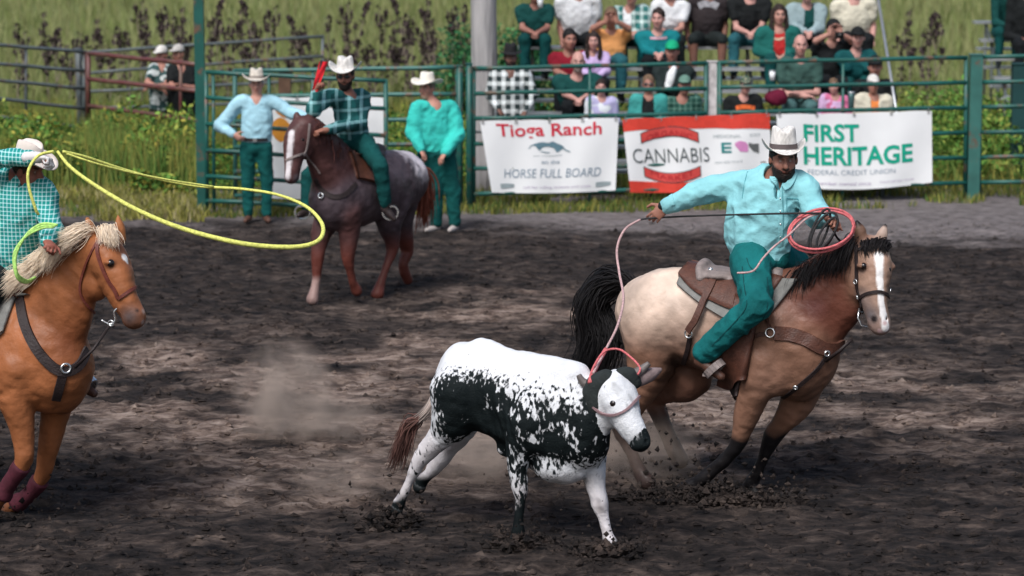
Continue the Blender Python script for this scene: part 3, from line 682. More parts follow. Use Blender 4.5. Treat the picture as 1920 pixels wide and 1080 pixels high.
gt = [[M_(780, 318, 0), M_(794, 335, 0), M_(799 + k * 2, 370, 0), M_(797 + k * 3, 428, 0)] for k in range(-3, 3)]
hair('tail', gt, 260, HAIR, hr, (.25, .07, .04), r=.012, spread=.03, seed=15)
gd = [[M_(588 + 55 * t, 226 + 75 * t, .0), M_(592 + 55 * t, 226 + 75 * t, .09), M_(592 + 55 * t, 250 + 75 * t, .13)] for t in np.linspace(0, 1, 6)]
hair('mane', gd, 180, HAIR, hr, (.09, .03, .025), r=.01, spread=.02, seed=16)
br = thing('bridle', fr_.O, None, None); br.parent = hr; br.location = (0, 0, 0)
sp('cheek_strap', RB, [(580, 232), (578, 255), (574, 280), (568, 292)], .022, LEATHERG, br)
sp('nose_band', RB, [(568, 288), (556, 292), (544, 297), (536, 300)], .022, LEATHERG, br)
sp('rein', RB, [(572, 290), (590, 310), (600, 325)], .016, LEATHERG, br)
bc = thing('breast_collar', fr_.O, None, None); bc.parent = hr; bc.location = (0, 0, 0)
sp('chest_strap', RB, [(592, 335), (600, 352), (620, 368), (645, 366), (668, 345)], .05, LEATHERD, bc)
p, n_ = RB.hit(603, 367)
if p is not None: ringmesh('ring', p + n_ * .02, .025, .008, n_, STEEL, bc)
# ================================================================ people: tools
SKIN = mat('skin', rough=.55, var=.12, vs=18, bump=.15, bs=120, attr=True, spec=.35)
UP = A(0, 0, 1)
def cloth(name, col, **k):
    return mat('cloth_' + name, col, rough=.85, var=.16, vs=5, bump=.55, bs=13, dist=.03, spec=.15, **k)
def denim(name, col): return mat('denim_' + name, col, rough=.9, var=.28, vs=7, bump=.5, bs=18, dist=.025, spec=.2)
HATW = mat('straw_hat', (.70, .68, .65), rough=.8, var=.34, vs=42, bump=.5, bs=160, stretch=(1, 1, .35))
HATK = mat('black_felt', (.012, .012, .014), rough=.9, var=.2)
BOOT = mat('brown_boot', (.10, .045, .03), rough=.5, var=.3, vs=20, bump=.2, spec=.45)
BOOTD = mat('dark_boot', (.03, .02, .02), rough=.5, var=.3, vs=20, bump=.2, spec=.45)
SHOE = mat('pale_shoe', (.42, .38, .36), rough=.7, var=.2)
def frame_(F_, up=UP):
    F_ = nz(F_); Sd = nz(np.cross(F_, up)); return F_, Sd, nz(np.cross(Sd, F_))
def head(S, c, F_, g=1.0, col=(.45, .25, .18), up=UP):
    F_, Sd, U = frame_(F_, up); ax = (Sd, F_, U); c = np.asarray(c); q = lambda f, s, u: c + (F_ * f + Sd * s + U * u) * g
    S.ell(q(-.012, 0, .028), (.077 * g, .097 * g, .10 * g), ax, k=.02, col=col)
    S.ell(q(.022, 0, -.04), (.064 * g, .074 * g, .078 * g), ax, k=.02, col=col)
    S.ell(q(.05, 0, -.095), (.032 * g, .03 * g, .028 * g), ax, k=.025, col=col)
    S.cone(q(.085, 0, .018), q(.108, 0, -.024), .011 * g, .017 * g, k=.012, col=col)
    S.ell(q(.083, 0, .032), (.055 * g, .016 * g, .012 * g), ax, k=.015, col=col)
    for s in (-1, 1):
        S.ell(q(.088, s * .032, .008), (.018 * g, .012 * g, .013 * g), ax, k=.012, op='s')
        S.ell(q(.062, s * .045, -.022), (.022 * g, .022 * g, .02 * g), ax, k=.02, col=col)
        S.ell(q(-.005, s * .08, -.008), (.012 * g, .02 * g, .031 * g), ax, k=.008, col=col)
    S.ell(q(.088, 0, -.058), (.026 * g, .012 * g, .008 * g), ax, k=.01, col=tuple(np.array(col) * (.9, .6, .6)))
def facepaint(V, C, c, F_, g=1.0, beard=None, brow=(.03, .02, .015), shades=False, hairc=None, up=UP, eyes=True):
    F_, Sd, U = frame_(F_, up); q = lambda f, s, u: np.asarray(c) + (F_ * f + Sd * s + U * u) * g
    for s in (-1, 1):
        paint(V, C, q(.085, s * .032, .012), .026 * g, tuple(np.array(C[0]) * 0 + np.array((.16, .08, .06))), 1.0)
        if eyes:
            paint(V, C, q(.082, s * .032, .010), .011 * g, (.55, .52, .5), .5); paint(V, C, q(.084, s * .032, .010), .0065 * g, (.02, .015, .015), .6)
        paint(V, C, q(.088, s * .034, .036), 1, brow, .4, ax=((Sd, .024 * g), (F_, .03 * g), (U, .008 * g)))
        paint(V, C, q(.08, s * .04, -.03), .03 * g, (.50, .22, .17), 1.5)
    if beard:
        bc_, low = beard
        for s in (-1, 0, 1): paint(V, C, q(.06 - abs(s) * .02, s * .04, -.085), .06 * g, bc_, .5)
        for s in (-1, 1): paint(V, C, q(.0, s * .075, -.045), .035 * g, bc_, .5)
        paint(V, C, q(.1, 0, -.043), 1, bc_, .4, ax=((Sd, .034 * g), (F_, .03 * g), (U, .011 * g)))
def hand(S, wr, fd, pn, th, curl=(.5, .6, .4), col=(.45, .25, .18), g=1.0, spread=.02):
    """wr wrist, fd finger direction, pn the side the fingers curl to, th +1/-1 the side the thumb is on"""
    fd = nz(fd); pn = nz(np.asarray(pn) - fd * np.dot(pn, fd)); sd_ = np.cross(fd, pn) * th; wr = np.asarray(wr)
    S.ell(wr + fd * .052 * g, (.052 * g, .016 * g, .042 * g), (fd, pn, sd_), k=.012, col=col)
    S.cone(wr - fd * .02, wr + fd * .03 * g, .026 * g, .024 * g, k=.02, col=col)
    for i, ln in enumerate((.074, .082, .077, .06)):
        off = (1.5 - i) * .0215 * g; p = wr + fd * (.092 - .004 * abs(1.2 - i)) * g + sd_ * off; d = nz(fd + sd_ * (1.5 - i) * spread * 3); a = 0
        rr = (.0095, .0098, .0094, .0082)[i] * g
        for j, (fr, cu) in enumerate(zip((.45, .32, .25), curl)):
            a = a + cu * (.85 + .12 * i); dd = nz(d * math.cos(a) + pn * math.sin(a)); e = p + dd * ln * fr * g
            S.cone(p, e, rr, rr * .9, k=.005, col=col); p = e; rr *= .9
    p = wr + fd * .03 * g + sd_ * .034 * g; d1 = nz(fd * .55 + sd_ * .75 + pn * .35); e = p + d1 * .045 * g
    S.cone(p, e, .013 * g, .011 * g, k=.01, col=col); d2 = nz(fd * .8 + sd_ * .25 + pn * .5); S.cone(e, e + d2 * .036 * g, .011 * g, .009 * g, k=.006, col=col)
def cowboy_hat(name, c, F_, m, parent, g=1.0, up=UP, band=None, side=.175, fb_=.20, curl=.075, hgt=.125, label=None):
    """c: centre of the crown's base"""
    F_, Sd, U = frame_(F_, up); c = np.asarray(c); NT = 44; rows = []
    def ringrow(fn): return [fn(2 * math.pi * k / NT) for k in range(NT)]
    def crown(t, h):
        def f(a):
            s, f_ = math.sin(a), math.cos(a); x = s * .082 * t; y = f_ * .098 * t
            z = h
            if h > hgt * .8: z = h - .028 * math.exp(-(x / .022) ** 2) * (1 if abs(y) < .08 else .5) - .012 * max(0, f_) * t
            return c + (Sd * x + F_ * y + U * z) * g
        return f
    def brim(u):
        def f(a):
            s, f_ = math.sin(a), math.cos(a); rx = .084 + (side - .084) * u; ry = .1 + (fb_ - .1) * u
            z = curl * abs(s) ** 2.2 * u ** 2.0 - .018 * u * abs(f_) ** 2; rx = rx * (1 - .12 * u * abs(s) ** 4)
            return c + (Sd * s * rx + F_ * f_ * ry + U * z) * g
        return f
    prof = [crown(.05, hgt), crown(.35, hgt), crown(.6, hgt), crown(.78, hgt * .985), crown(.86, hgt * .93), crown(.92, hgt * .7), crown(.97, hgt * .35), crown(1.0, hgt * .1)] + [brim(u) for u in (.02, .12, .3, .55, .8, 1.0)]
    for p in prof: rows.append(ringrow(p))
    n0 = len(rows)
    for p in prof[::-1][:-1]: rows.append([x - U * .005 * g for x in ringrow(p)])
    vs = [x for r_ in rows for x in r_]; fs = []
    for i in range(len(rows) - 1):
        for k in range(NT): fs.append((i * NT + k, (i + 1) * NT + k, (i + 1) * NT + (k + 1) % NT, i * NT + (k + 1) % NT))
    fs.append(tuple(range(NT)))
    o = mesh(name, vs, fs, m, parent, True, label=label)
    if band is not None:
        mb = MB(); R1 = [crown(1.015, hgt * .06)(2 * math.pi * k / NT) for k in range(NT)]; R2 = [crown(1.0, hgt * .26)(2 * math.pi * k / NT) for k in range(NT)]
        R3 = [x + nz(x - c - U * np.dot(x - c, U)) * .004 for x in R1]; R4 = [x + nz(x - c - U * np.dot(x - c, U)) * .004 for x in R2]
        vs = R1 + R2 + R4 + R3; fs = []
        for q in range(4):
            for k in range(NT): fs.append((q * NT + k, q * NT + (k + 1) % NT, ((q + 1) % 4) * NT + (k + 1) % NT, ((q + 1) % 4) * NT + k))
        mb.add(vs, fs); mb.build('hat_band', band, o, smooth=False)
    return o
def person(label, P, skin_c, shirt_m, pants_m, boot_m, group=None, h=.012, g=1.0, wide=1.0, sleeve='long', handk=None, torso=None, base=None,
           hair_c=None, hair_style='short', beard=None, hat=None, hat_m=None, collar=True, shades=False, cut_z=None, arm_r=1.0, leg_r=1.0, wrink=.010, thumbs=(1, -1), curls=None, up=UP, vest=None, bare_leg=False, belt=False, cat='person', hatkw=None, band=None):
    P = {k: np.asarray(v, float) for k, v in P.items()}
    if base is None: base = (P['anl'] + P['anr']) / 2; base = A(base[0], base[1], min(P['tol'][2], P['tor'][2]) - .03)
    root = thing('person', base, label, cat, group)
    F_ = nz(P['face']); hd_ = P['head']; nside = nz((P['shr'] - P['shl']) * A(1, 1, 0)); shc = (P['shl'] + P['shr']) / 2
    curls = curls or {}
    # ---- skin: one continuous body
    Fh = nz(F_ * A(1, 1, 0)); nb = shc * .8 + hd_ * .2; frt = ((torso[-2][1] + torso[-3][1]) / 2 if torso else .1175 * g)
    S = SDF(); head(S, hd_, F_, g, skin_c, up)
    S.limb([(hd_ + A(0, 0, -.06) * g - F_ * .015, .054 * g), (shc * .55 + hd_ * .45, .055 * g), (shc + UP * .0, .07 * g * min(wide, 1.15))], k=.03, col=skin_c)
    S.limb([(shc, .09 * g), (P['chest'], .11 * g), (P['pelvis'], .10 * g)], k=.05, col=skin_c)
    if collar and h < .01: S.limb([(hd_ * .6 + shc * .4 - UP * .03, .05 * g), (nb + Fh * frt * .45 - UP * .01, .05 * g), (shc + Fh * (frt - .045) - UP * .06, .035 * g)], k=.03, col=skin_c)
    for s in 'lr':
        S.limb([(P['sh' + s], .042 * g), (P['el' + s], .040 * g * arm_r)], k=.03, col=skin_c)
        S.limb([(P['el' + s], .042 * g * arm_r), (P['el' + s] * .6 + P['wr' + s] * .4, .041 * g * arm_r), (P['wr' + s], .027 * g)], k=.02, col=skin_c)
        S.cone(shc, P['sh' + s], .06 * g, .05 * g, k=.04, col=skin_c)
        fd = P.get('hd' + s, P['wr' + s] - P['el' + s]); pn = P.get('pn' + s, A(0, 0, -1) + .3 * A(0, -1, 0))
        hand(S, P['wr' + s], fd, pn, thumbs[0 if s == 'l' else 1], curls.get(s, (.5, .6, .4)), skin_c, g)
        lr_ = 1.0 if bare_leg else .72
        S.limb([(P['pelvis'] * .5 + P['hip' + s] * .5, .07 * g), (P['hip' + s], .085 * g * lr_), (P['kn' + s], .058 * g * lr_)], k=.03, col=skin_c)
        S.limb([(P['kn' + s], .058 * g * lr_), (P['kn' + s] * .6 + P['an' + s] * .4, .058 * g * lr_), (P['an' + s], .038 * g)], k=.02, col=skin_c)
    def pf(V, C):
        facepaint(V, C, hd_, F_, g, beard, up=up)
    _, bvh = skin('body', S, h, SKIN, root, skin_c, cs=.004, paintfn=pf)
    if beard and h < .0125:
        F9, S9, U9 = frame_(F_, up); q9 = lambda f, s, u: hd_ + (F9 * f + S9 * s + U9 * u) * g; B9 = SDF(); ax9 = (S9, F9, U9)
        B9.ell(q9(.024, 0, -.052), (.071 * g, .080 * g, .078 * g), ax9, k=.02); B9.ell(q9(.052, 0, -.098), (.040 * g, .040 * g, .036 * g), ax9, k=.03)
        B9.ell(q9(.075, 0, -.008), (.056 * g, .07 * g, .050 * g), ax9, k=.012, op='s'); B9.ell(q9(.10, 0, -.066), (.020 * g, .03 * g, .007 * g), ax9, k=.006, op='s'); B9.ell(q9(-.05, 0, -.03), (.12 * g, .075 * g, .12 * g), ax9, k=.01, op='s'); B9.ell(q9(0, 0, .04), (.12 * g, .14 * g, .055 * g), ax9, k=.01, op='s')
        skin('beard', B9, h * .75, mat('beard_hair', (.016, .010, .008), rough=.8, var=.5, vs=60, bump=.8, bs=120), root, disp=lambda x, y, z: .004 * vnoise(x, y, z, 60))
    if belt:
        mb = MB(); bp_ = P['pelvis'] + UP * .075 * g; Bn = np.cross(UP, nside); rx, ry = .155 * g * wide + .016, .115 * g + .018; pts = [bp_ + nside * rx * math.cos(a) + Bn * ry * math.sin(a) for a in np.linspace(0, 2 * math.pi, 33)]
        for i_ in range(32): mb.beam(pts[i_], pts[i_ + 1], .006, .038, up=(0, 0, 1))
        mb.build('belt', LEATHERD, root, smooth=False); mb = MB(); mb.box(bp_ - Bn * np.sign(Bn[1]) * (ry + .006), .05, .008, .042); mb.build('buckle', STEEL, root, False)
    # ---- shirt
    T = SDF(); wr_ = 1.0 * wide
    tr = torso or [(P['pelvis'] + UP * .02, .125 * g, .17 * g * wr_), (P['pelvis'] * .5 + P['chest'] * .5, .14 * g, .18 * g * wr_), (P['chest'], .135 * g, .185 * g * wr_), (shc + A(0, 0, -.05), .105 * g, .17 * g), (shc + A(0, 0, -.005), .07 * g, .12 * g)]
    T.trunk(tr, nside, k=.05)
    for s in 'lr':
        e, w_ = P['el' + s], P['wr' + s]; sh = P['sh' + s]
        if sleeve == 'long':
            T.limb([(shc * .4 + sh * .6, .085 * g), (sh, .082 * g), (sh * .5 + e * .5, .070 * g * arm_r), (e, .064 * g * arm_r)], k=.04)
            T.limb([(e, .062 * g * arm_r), (e * .4 + w_ * .6, .052 * g * arm_r), (w_ * .94 + e * .06, .042 * g * arm_r)], k=.03)
        elif sleeve == 'short':
            T.limb([(shc * .4 + sh * .6, .085 * g), (sh, .078 * g), (sh * .45 + e * .55, .068 * g * arm_r)], k=.05)
        else: T.cone(shc * .4 + sh * .6, sh, .08 * g, .06 * g, k=.04)
    fr0 = frt
    if collar:
        for s in (-1, 1):
            T.limb([(nb + nside * s * .068 * g - Fh * .035 + UP * .01, .02), (nb + nside * s * .066 * g + Fh * fr0 * .35 + UP * .005, .018), (nb + nside * s * .045 * g + Fh * fr0 * .8 - UP * .045, .012)], k=.012)
        if h < .01: T.ell(nb + Fh * fr0 * .95 - UP * .05, ((.028 if h < .01 else .018) * g, .05 * g, (.075 if h < .01 else .055) * g), (nside, Fh, UP), k=.01, op='s')
    T.ell(nb + Fh * .02 + UP * .04, (.062 * g, .075 * g, .062 * g), (nside, Fh, UP), k=.015, op='s')
    def dsp(x, y, z):
        a = vnoise(x, y, z, 5) * .05
        return wrink * (1.1 - 3.2 * np.abs(vnoise(x + a, y, z * .55 + a + x * .25, 8)) + .8 - 2.2 * np.abs(vnoise(x * .7 - z * .6, y, z * .7 + x * .4, 15)) + .3 * vnoise(x, y, z, 34)) * -.55
    cutz = P['pelvis'][2] - .10 * g if cut_z is None else cut_z
    _, sbv = skin('shirt', T, h, shirt_m, root, disp=dsp, cut=lambda x, y, z: cutz - z + 0 * x + 0 * y)
    if vest:
        vm, wgap = vest; T2 = SDF(); T2.trunk([(a, b_ + .018, c_ + .018) for a, b_, c_ in tr], nside, k=.05)
        for s in 'lr': T2.limb([(shc * .4 + P['sh' + s] * .6, .095 * g), (P['sh' + s], .095 * g), (P['sh' + s] * .5 + P['el' + s] * .5, .082 * g), (P['el' + s], .075 * g)], k=.05); T2.limb([(P['el' + s], .075 * g), (P['wr' + s] * .9 + P['el' + s] * .1, .055 * g)], k=.03)
        T2.ell(P['chest'] + Fh * .12, (wgap, .16, .5), (nside, Fh, UP), k=.01, op='s'); T2.ell(nb + Fh * .04 + UP * .03, (.075 * g, .08 * g, .07 * g), (nside, Fh, UP), k=.015, op='s')
        skin('jacket', T2, h, vm, root, disp=dsp, cut=lambda x, y, z: cutz - .03 - z + 0 * x + 0 * y)
    # ---- trousers
    Q_ = SDF(); pe = P['pelvis']
    Q_.trunk([(pe + UP * .08 * g, .115 * g, .155 * g * wr_), (pe, .125 * g, .175 * g * wr_), (pe - UP * .05, .10, .15 * g)], nside, k=.05)
    for s in 'lr':
        hi, kn, an = P['hip' + s], P['kn' + s], P['an' + s]
        Q_.limb([(pe * .4 + hi * .6, .11 * g), (hi, .105 * g * leg_r), (hi * .5 + kn * .5, .092 * g * leg_r), (kn, .075 * g * leg_r)], k=.04)
        if not bare_leg: Q_.limb([(kn, .075 * g * leg_r), (kn * .5 + an * .5, .068 * g * leg_r), (an * .95 + kn * .05, .060 * g * leg_r)], k=.03)
    _, pbv = skin('shorts' if bare_leg else 'jeans', Q_, h, pants_m, root, disp=dsp)
    # ---- boots
    for s in 'lr':
        an, to = P['an' + s], P['to' + s]; B_ = SDF(); d = nz(to - an - UP * np.dot(to - an, UP) * .3)
        heel = an - UP * .055 * g - d * .02
        B_.limb([(an + (P['kn' + s] - an) * .12, .05 * g), (an, .046 * g), (heel, .04 * g)], k=.02); B_.limb([(heel, .036 * g), (heel * .5 + to * .5, .038 * g), (to, .027 * g)], k=.02)
        skin('boot', B_, h, boot_m, root)
    # ---- hair, hat
    Fh_, Sd, U = frame_(F_, up); ax = (Sd, Fh_, U); qh = lambda f, s, u: hd_ + (Fh_ * f + Sd * s + U * u) * g
    if hair_c is not None:
        Hh = SDF(); Hh.ell(qh(-.02, 0, .04), (.086 * g, .102 * g, .103 * g), ax, k=.02)
        if hair_style == 'long':
            for s in (-1, 1): Hh.limb([(qh(-.02, s * .07, .04), .04 * g), (qh(.0, s * .085, -.05), .035 * g), (qh(.01, s * .09, -.15), .04 * g), (qh(.03, s * .085, -.24), .03 * g)], k=.03)
        Hh.ell(qh(.085, 0, -.045), (.085 * g, .09 * g, .115 * g), ax, k=.015, op='s')
        Hh.ell(qh(.0, 0, -.14), (.07 * g, .12 * g, .08 * g), ax, k=.015, op='s')
        skin('hair', Hh, h * .9, mat('hair_%02d' % int(sum(hair_c) * 200), hair_c, rough=.6, var=.4, vs=40, bump=.8, bs=60, spec=.3, dist=.02), root, disp=lambda x, y, z: .006 * vnoise(x, y, z, 40))
    if hat == 'cowboy':
        hk = dict(hatkw or {}); tl = hk.pop('tilt', .08); cowboy_hat('hat', qh(-.01, 0, hk.pop('up_', .07)), Fh_ + U * tl, hat_m, root, g, U - Fh_ * tl, band=band, **hk)
    if hat == 'cap':
        Hh = SDF(); Hh.ell(qh(-.012, 0, .05), (.087 * g, .105 * g, .095 * g), ax, k=.01); Hh.ell(qh(.10, 0, .065), (.07 * g, .085 * g, .012 * g), ax, k=.01)
        Hh.ell(qh(.0, 0, -.03), (.2, .2, .072 * g), ax, k=.005, op='s')
        skin('cap', Hh, h * .8, hat_m, root)
    if hat == 'beanie':
        Hh = SDF(); Hh.ell(qh(-.012, 0, .06), (.09 * g, .105 * g, .10 * g), ax, k=.01); Hh.ell(qh(.0, 0, -.04), (.2, .2, .07 * g), ax, k=.005, op='s'); skin('beanie', Hh, h, hat_m, root)
    if shades:
        Hh = SDF()
        for s in (-1, 1): Hh.ell(qh(.095, s * .033, .012), (.03 * g, .008, .019 * g), ax, k=.004); Hh.cone(qh(.09, s * .06, .016), qh(.0, s * .084, .012), .004, k=.003)
        Hh.cone(qh(.1, -.03, .016), qh(.1, .03, .016), .005, k=.003)
        skin('sunglasses', Hh, min(h, .006), mat('dark_glass', (.01, .015, .02), rough=.08, var=0, bump=0, spec=.9), root)
    return root, bvh, sbv, pbv

# ================================================================ the ropers
TEALJ = denim('teal', (.006, .125, .128)); TEALD = denim('dark_teal', (.004, .060, .058)); TEALM = denim('mid_teal', (.004, .075, .07))
# ---- rider on the buckskin
rb = lambda px, py, lat=0., dy=0.: J(px, py, lat) + A(0, dy, 0)
AQ = cloth('aqua', (.26, .585, .63))
P = dict(head=rb(1467, 297, 0, -.06), face=A(.06, -1, -.12), shl=rb(1396, 344, 0, .02), shr=rb(1506, 350, .0, .02), chest=rb(1440, 375), pelvis=rb(1424, 474),
         ell=rb(1318, 356, 0, -.05), wrl=rb(1246, 380, 0, -.16), hdl=A(-.62, -.1, -.62), pnl=A(-.2, .9, -.4), elr=rb(1532, 402, 0, -.02), wrr=rb(1540, 400, 0, -.26), hdr=A(.55, -.75, -.1), pnr=A(-.4, -.1, -1),
         hipl=rb(1408, 490, -.16), knl=rb(1420, 572, -.42), anl=rb(1318, 664, -.40), tol=rb(1352, 706, -.40), hipr=rb(1450, 488, .16), knr=rb(1492, 500, .42), anr=rb(1440, 640, .42), tor=rb(1475, 680, .42))
tor = [(rb(1424, 474), .15, .205), (rb(1424, 440), .19, .235), (rb(1430, 400), .19, .245), (rb(1438, 365), .165, .235), (rb(1450, 342), .12, .20), (rb(1458, 326), .08, .13)]
SK1 = (.30, .135, .095)
mrider, MB1, MS1, MP1 = person('heavy bearded rider in an aqua shirt and pale straw hat, mounted on the buckskin horse', P, SK1, AQ, TEALJ, BOOT, h=.0085, wide=1.15, torso=tor, arm_r=1.2, leg_r=1.2, g=1.07,
    beard=((.02, .012, .01), 1), hair_c=(.012, .009, .008), hat='cowboy', hat_m=HATW, wrink=.013, thumbs=(-1, 1), curls={'l': (.5, .7, .5), 'r': (1.1, 1.3, .9)}, base=fb.O * A(1, 1, 0) + A(0, 0, J(1424, 500)[2]),
    band=mat('hat_band', (.10, .08, .08), rough=.7), cut_z=J(1424, 484)[2], hatkw=dict(hgt=.145, side=.15, curl=.07, fb_=.165, tilt=.13, up_=.062), cat='rider', shades=False)
strap_px('placket', MS1, [(1461, 345), (1462, 375), (1463, 410), (1464, 445), (1462, 462)], .032, AQ, mrider, th=.003, off=.001)
SEAM = mat('cloth_seam', (.08, .30, .34), rough=.9)
strap_px('pocket', MS1, [(1475, 372), (1486, 372), (1498, 373), (1498, 386), (1497, 400), (1486, 405), (1476, 401), (1475, 386), (1475, 372)], .005, SEAM, mrider, th=.002, off=.001, per=3)
strap_px('placket_edge', MS1, [(1466, 350), (1468, 380), (1468, 420), (1467, 455)], .004, SEAM, mrider, th=.003, off=.002)
strap_px('collar_flap', MS1, [(1449, 322), (1449, 334), (1454, 345), (1461, 352)], .045, AQ, mrider, th=.008, off=.008); strap_px('collar_flap', MS1, [(1489, 324), (1486, 335), (1478, 346), (1468, 353)], .045, AQ, mrider, th=.008, off=.008)
strap_px('shoulder_seam', MS1, [(1402, 322), (1396, 345), (1392, 372)], .004, SEAM, mrider, th=.003, off=.001)
strap_px('cuff', MS1, [(1262, 352), (1258, 366), (1262, 384)], .03, AQ, mrider, th=.006, off=.002)
for y_ in (372, 396, 420, 444):
    p, n_ = MS1.hit(1463, y_)
    if p is not None: mb = MB(); mb.tube([p + n_ * .002, p + n_ * .007], .006, 8); mb.build('button', STEEL, mrider)
mb = MB(); c_ = P['wrl'] + .0 * P['ell']; d_ = nz(P['wrl'] - P['ell'])
for nm_, ln_ in (('side_seam', [(1392, 500), (1396, 540), (1400, 575), (1372, 610), (1335, 648)]), ('pocket_seam', [(1400, 484), (1406, 500), (1418, 510)]), ('inner_seam', [(1438, 520), (1440, 560), (1430, 600), (1385, 640)])): strap_px(nm_, MP1, ln_, .006, mat('denim_seam', (.0, .055, .06), rough=.9), mrider, th=.003, off=.001)
S = SDF(); S.cone(c_ - d_ * .005, c_ + d_ * .022, .040, .038, k=.005); S.ell(c_ + A(0, -.036, .018), (.024, .012, .024), k=.005); skin('wristwatch', S, .006, mat('watch', (.008, .012, .012), rough=.4), mrider)
# ---- roper at the left edge
SHC = checkmat('teal_check_cloth', (.0, .26, .25), (.50, .78, .76), 38, .30)
rl = lambda px, py, dy=0., lat=0.: L(px, py, lat) + A(0, dy, 0)
P = dict(head=rl(56, 318, -.05), face=A(.85, -.45, -.18), shl=rl(-18, 322, .08), shr=rl(82, 356, -.02), chest=rl(38, 385), pelvis=rl(10, 510),
         ell=rl(-32, 292, -.25), wrl=rl(80, 286, -.28), hdl=A(.9, -.1, -.12), pnl=A(.1, -.3, -1), elr=rl(104, 425, -.12), wrr=rl(106, 440, -.34), hdr=A(.35, -.8, -.1), pnr=A(-.4, 0, -1),
         hipl=rl(-10, 525, 0, -.16), knl=rl(-60, 610, 0, -.42), anl=rl(-110, 720, 0, -.42), tol=rl(-70, 745, 0, -.42), hipr=rl(30, 525, 0, .16), knr=rl(95, 620, 0, .42), anr=rl(140, 700, 0, .42), tor=rl(176, 738, 0, .42))
tor = [(rl(8, 510), .15, .19), (rl(18, 470), .17, .21), (rl(30, 420), .18, .225), (rl(38, 380), .165, .225), (rl(36, 350), .12, .19), (rl(40, 336), .08, .13)]
SK2 = (.30, .10, .07)
GLOVE = mat('white_glove', (.70, .68, .68), rough=.85, var=.15, bump=.4)
lr, LB1, LS1, LP1 = person('rider in a teal checked shirt swinging a yellow rope from the palomino horse', P, SK2, SHC, denim('black', (.012, .018, .02)), BOOT, h=.009, wide=1.1, torso=tor, arm_r=1.1,
    hair_c=(.05, .03, .02), hat='cowboy', hat_m=mat('cream_hat', (.70, .62, .56), rough=.85, var=.1), wrink=.012, thumbs=(1, 1), curls={'l': (1.2, 1.3, .8), 'r': (1.1, 1.3, .9)}, base=fp.O * A(1, 1, 0) + A(0, 0, L(10, 540)[2]),
    cut_z=L(10, 506)[2], cat='rider', hatkw=dict(side=.17, curl=.05, tilt=.0))
S = SDF(); hand(S, P['wrl'], P['hdl'], P['pnl'], 1, (1.2, 1.3, .8), (.7, .7, .7), 1.12); S.cone(P['wrl'] - A(.05, 0, 0), P['wrl'] + A(.02, 0, 0), .036, .034, k=.02)
skin('glove', S, .007, GLOVE, lr, (.7, .7, .7))
# ---- rider on the roan
SHP = checkmat('green_plaid_cloth', (.006, .085, .085), (.30, .58, .60), 9, .26, 9)
rr_ = lambda px, py, dy=0., lat=0.: M_(px, py, lat) + A(0, dy, 0)
P = dict(head=rr_(648, 142, -.05), face=A(-.12, -1, -.12), shl=rr_(614, 182), shr=rr_(682, 182), chest=rr_(655, 205), pelvis=rr_(664, 262),
         ell=rr_(588, 205, -.05), wrl=rr_(594, 172, -.10), hdl=A(.3, -.1, 1), pnl=A(.9, -.3, 0), elr=rr_(676, 226, -.18), wrr=rr_(614, 238, -.34), hdr=A(-.9, -.35, -.1), pnr=A(0, 0, -1),
         hipl=rr_(648, 275, 0, -.14), knl=rr_(580, 330, 0, -.42), anl=rr_(575, 388, 0, -.42), tol=rr_(560, 404, 0, -.42), hipr=rr_(684, 272, 0, .14), knr=rr_(712, 312, 0, .40), anr=rr_(724, 384, 0, .40), tor=rr_(740, 408, -.1, .42))
person('mounted flagman in green plaid shirt and dark sunglasses on the roan horse', P, (.30, .13, .09), SHP, TEALD, BOOTD, h=.011, wide=1.05, hat='cowboy', hat_m=HATW, shades=True, hair_c=(.02, .012, .01),
    curls={'l': (1.3, 1.3, .8), 'r': (1.2, 1.3, .9)}, base=fr_.O * A(1, 1, 0) + A(0, 0, M_(670, 290)[2]), cat='rider', arm_r=1.05, thumbs=(1, -1), beard=((.10, .05, .035), 1), collar=True)
fl = thing('flag', rr_(596, 162, -.1), 'short red flag on a black stick raised by the mounted flagman', 'flag')
mb = MB(); mb.tube([rr_(587, 186, -.1), rr_(596, 160, -.1), rr_(604, 112, -.1)], .011, 8); mb.build('stick', LEATHERD, fl)
vs, fs = [], []
for i in range(13):
    for j in range(5):
        t = i / 12; p = rr_(604 - t * 14, 114 + t * 56, -.1) + A(-.02 + .075 * j / 4 * (1.1 - .4 * t), .02 * math.sin(j * 1.6 + i * .5), 0)
        vs.append(p)
for i in range(12):
    for j in range(4): fs.append((i * 5 + j, i * 5 + j + 1, i * 5 + j + 6, i * 5 + j + 5))
n_ = len(vs); vs += [v + A(0, .006, 0) for v in vs]; fs += [tuple(x + n_ for x in f[::-1]) for f in fs]
mesh('flag_cloth', vs, fs, cloth('red', (.55, .02, .03)), fl)
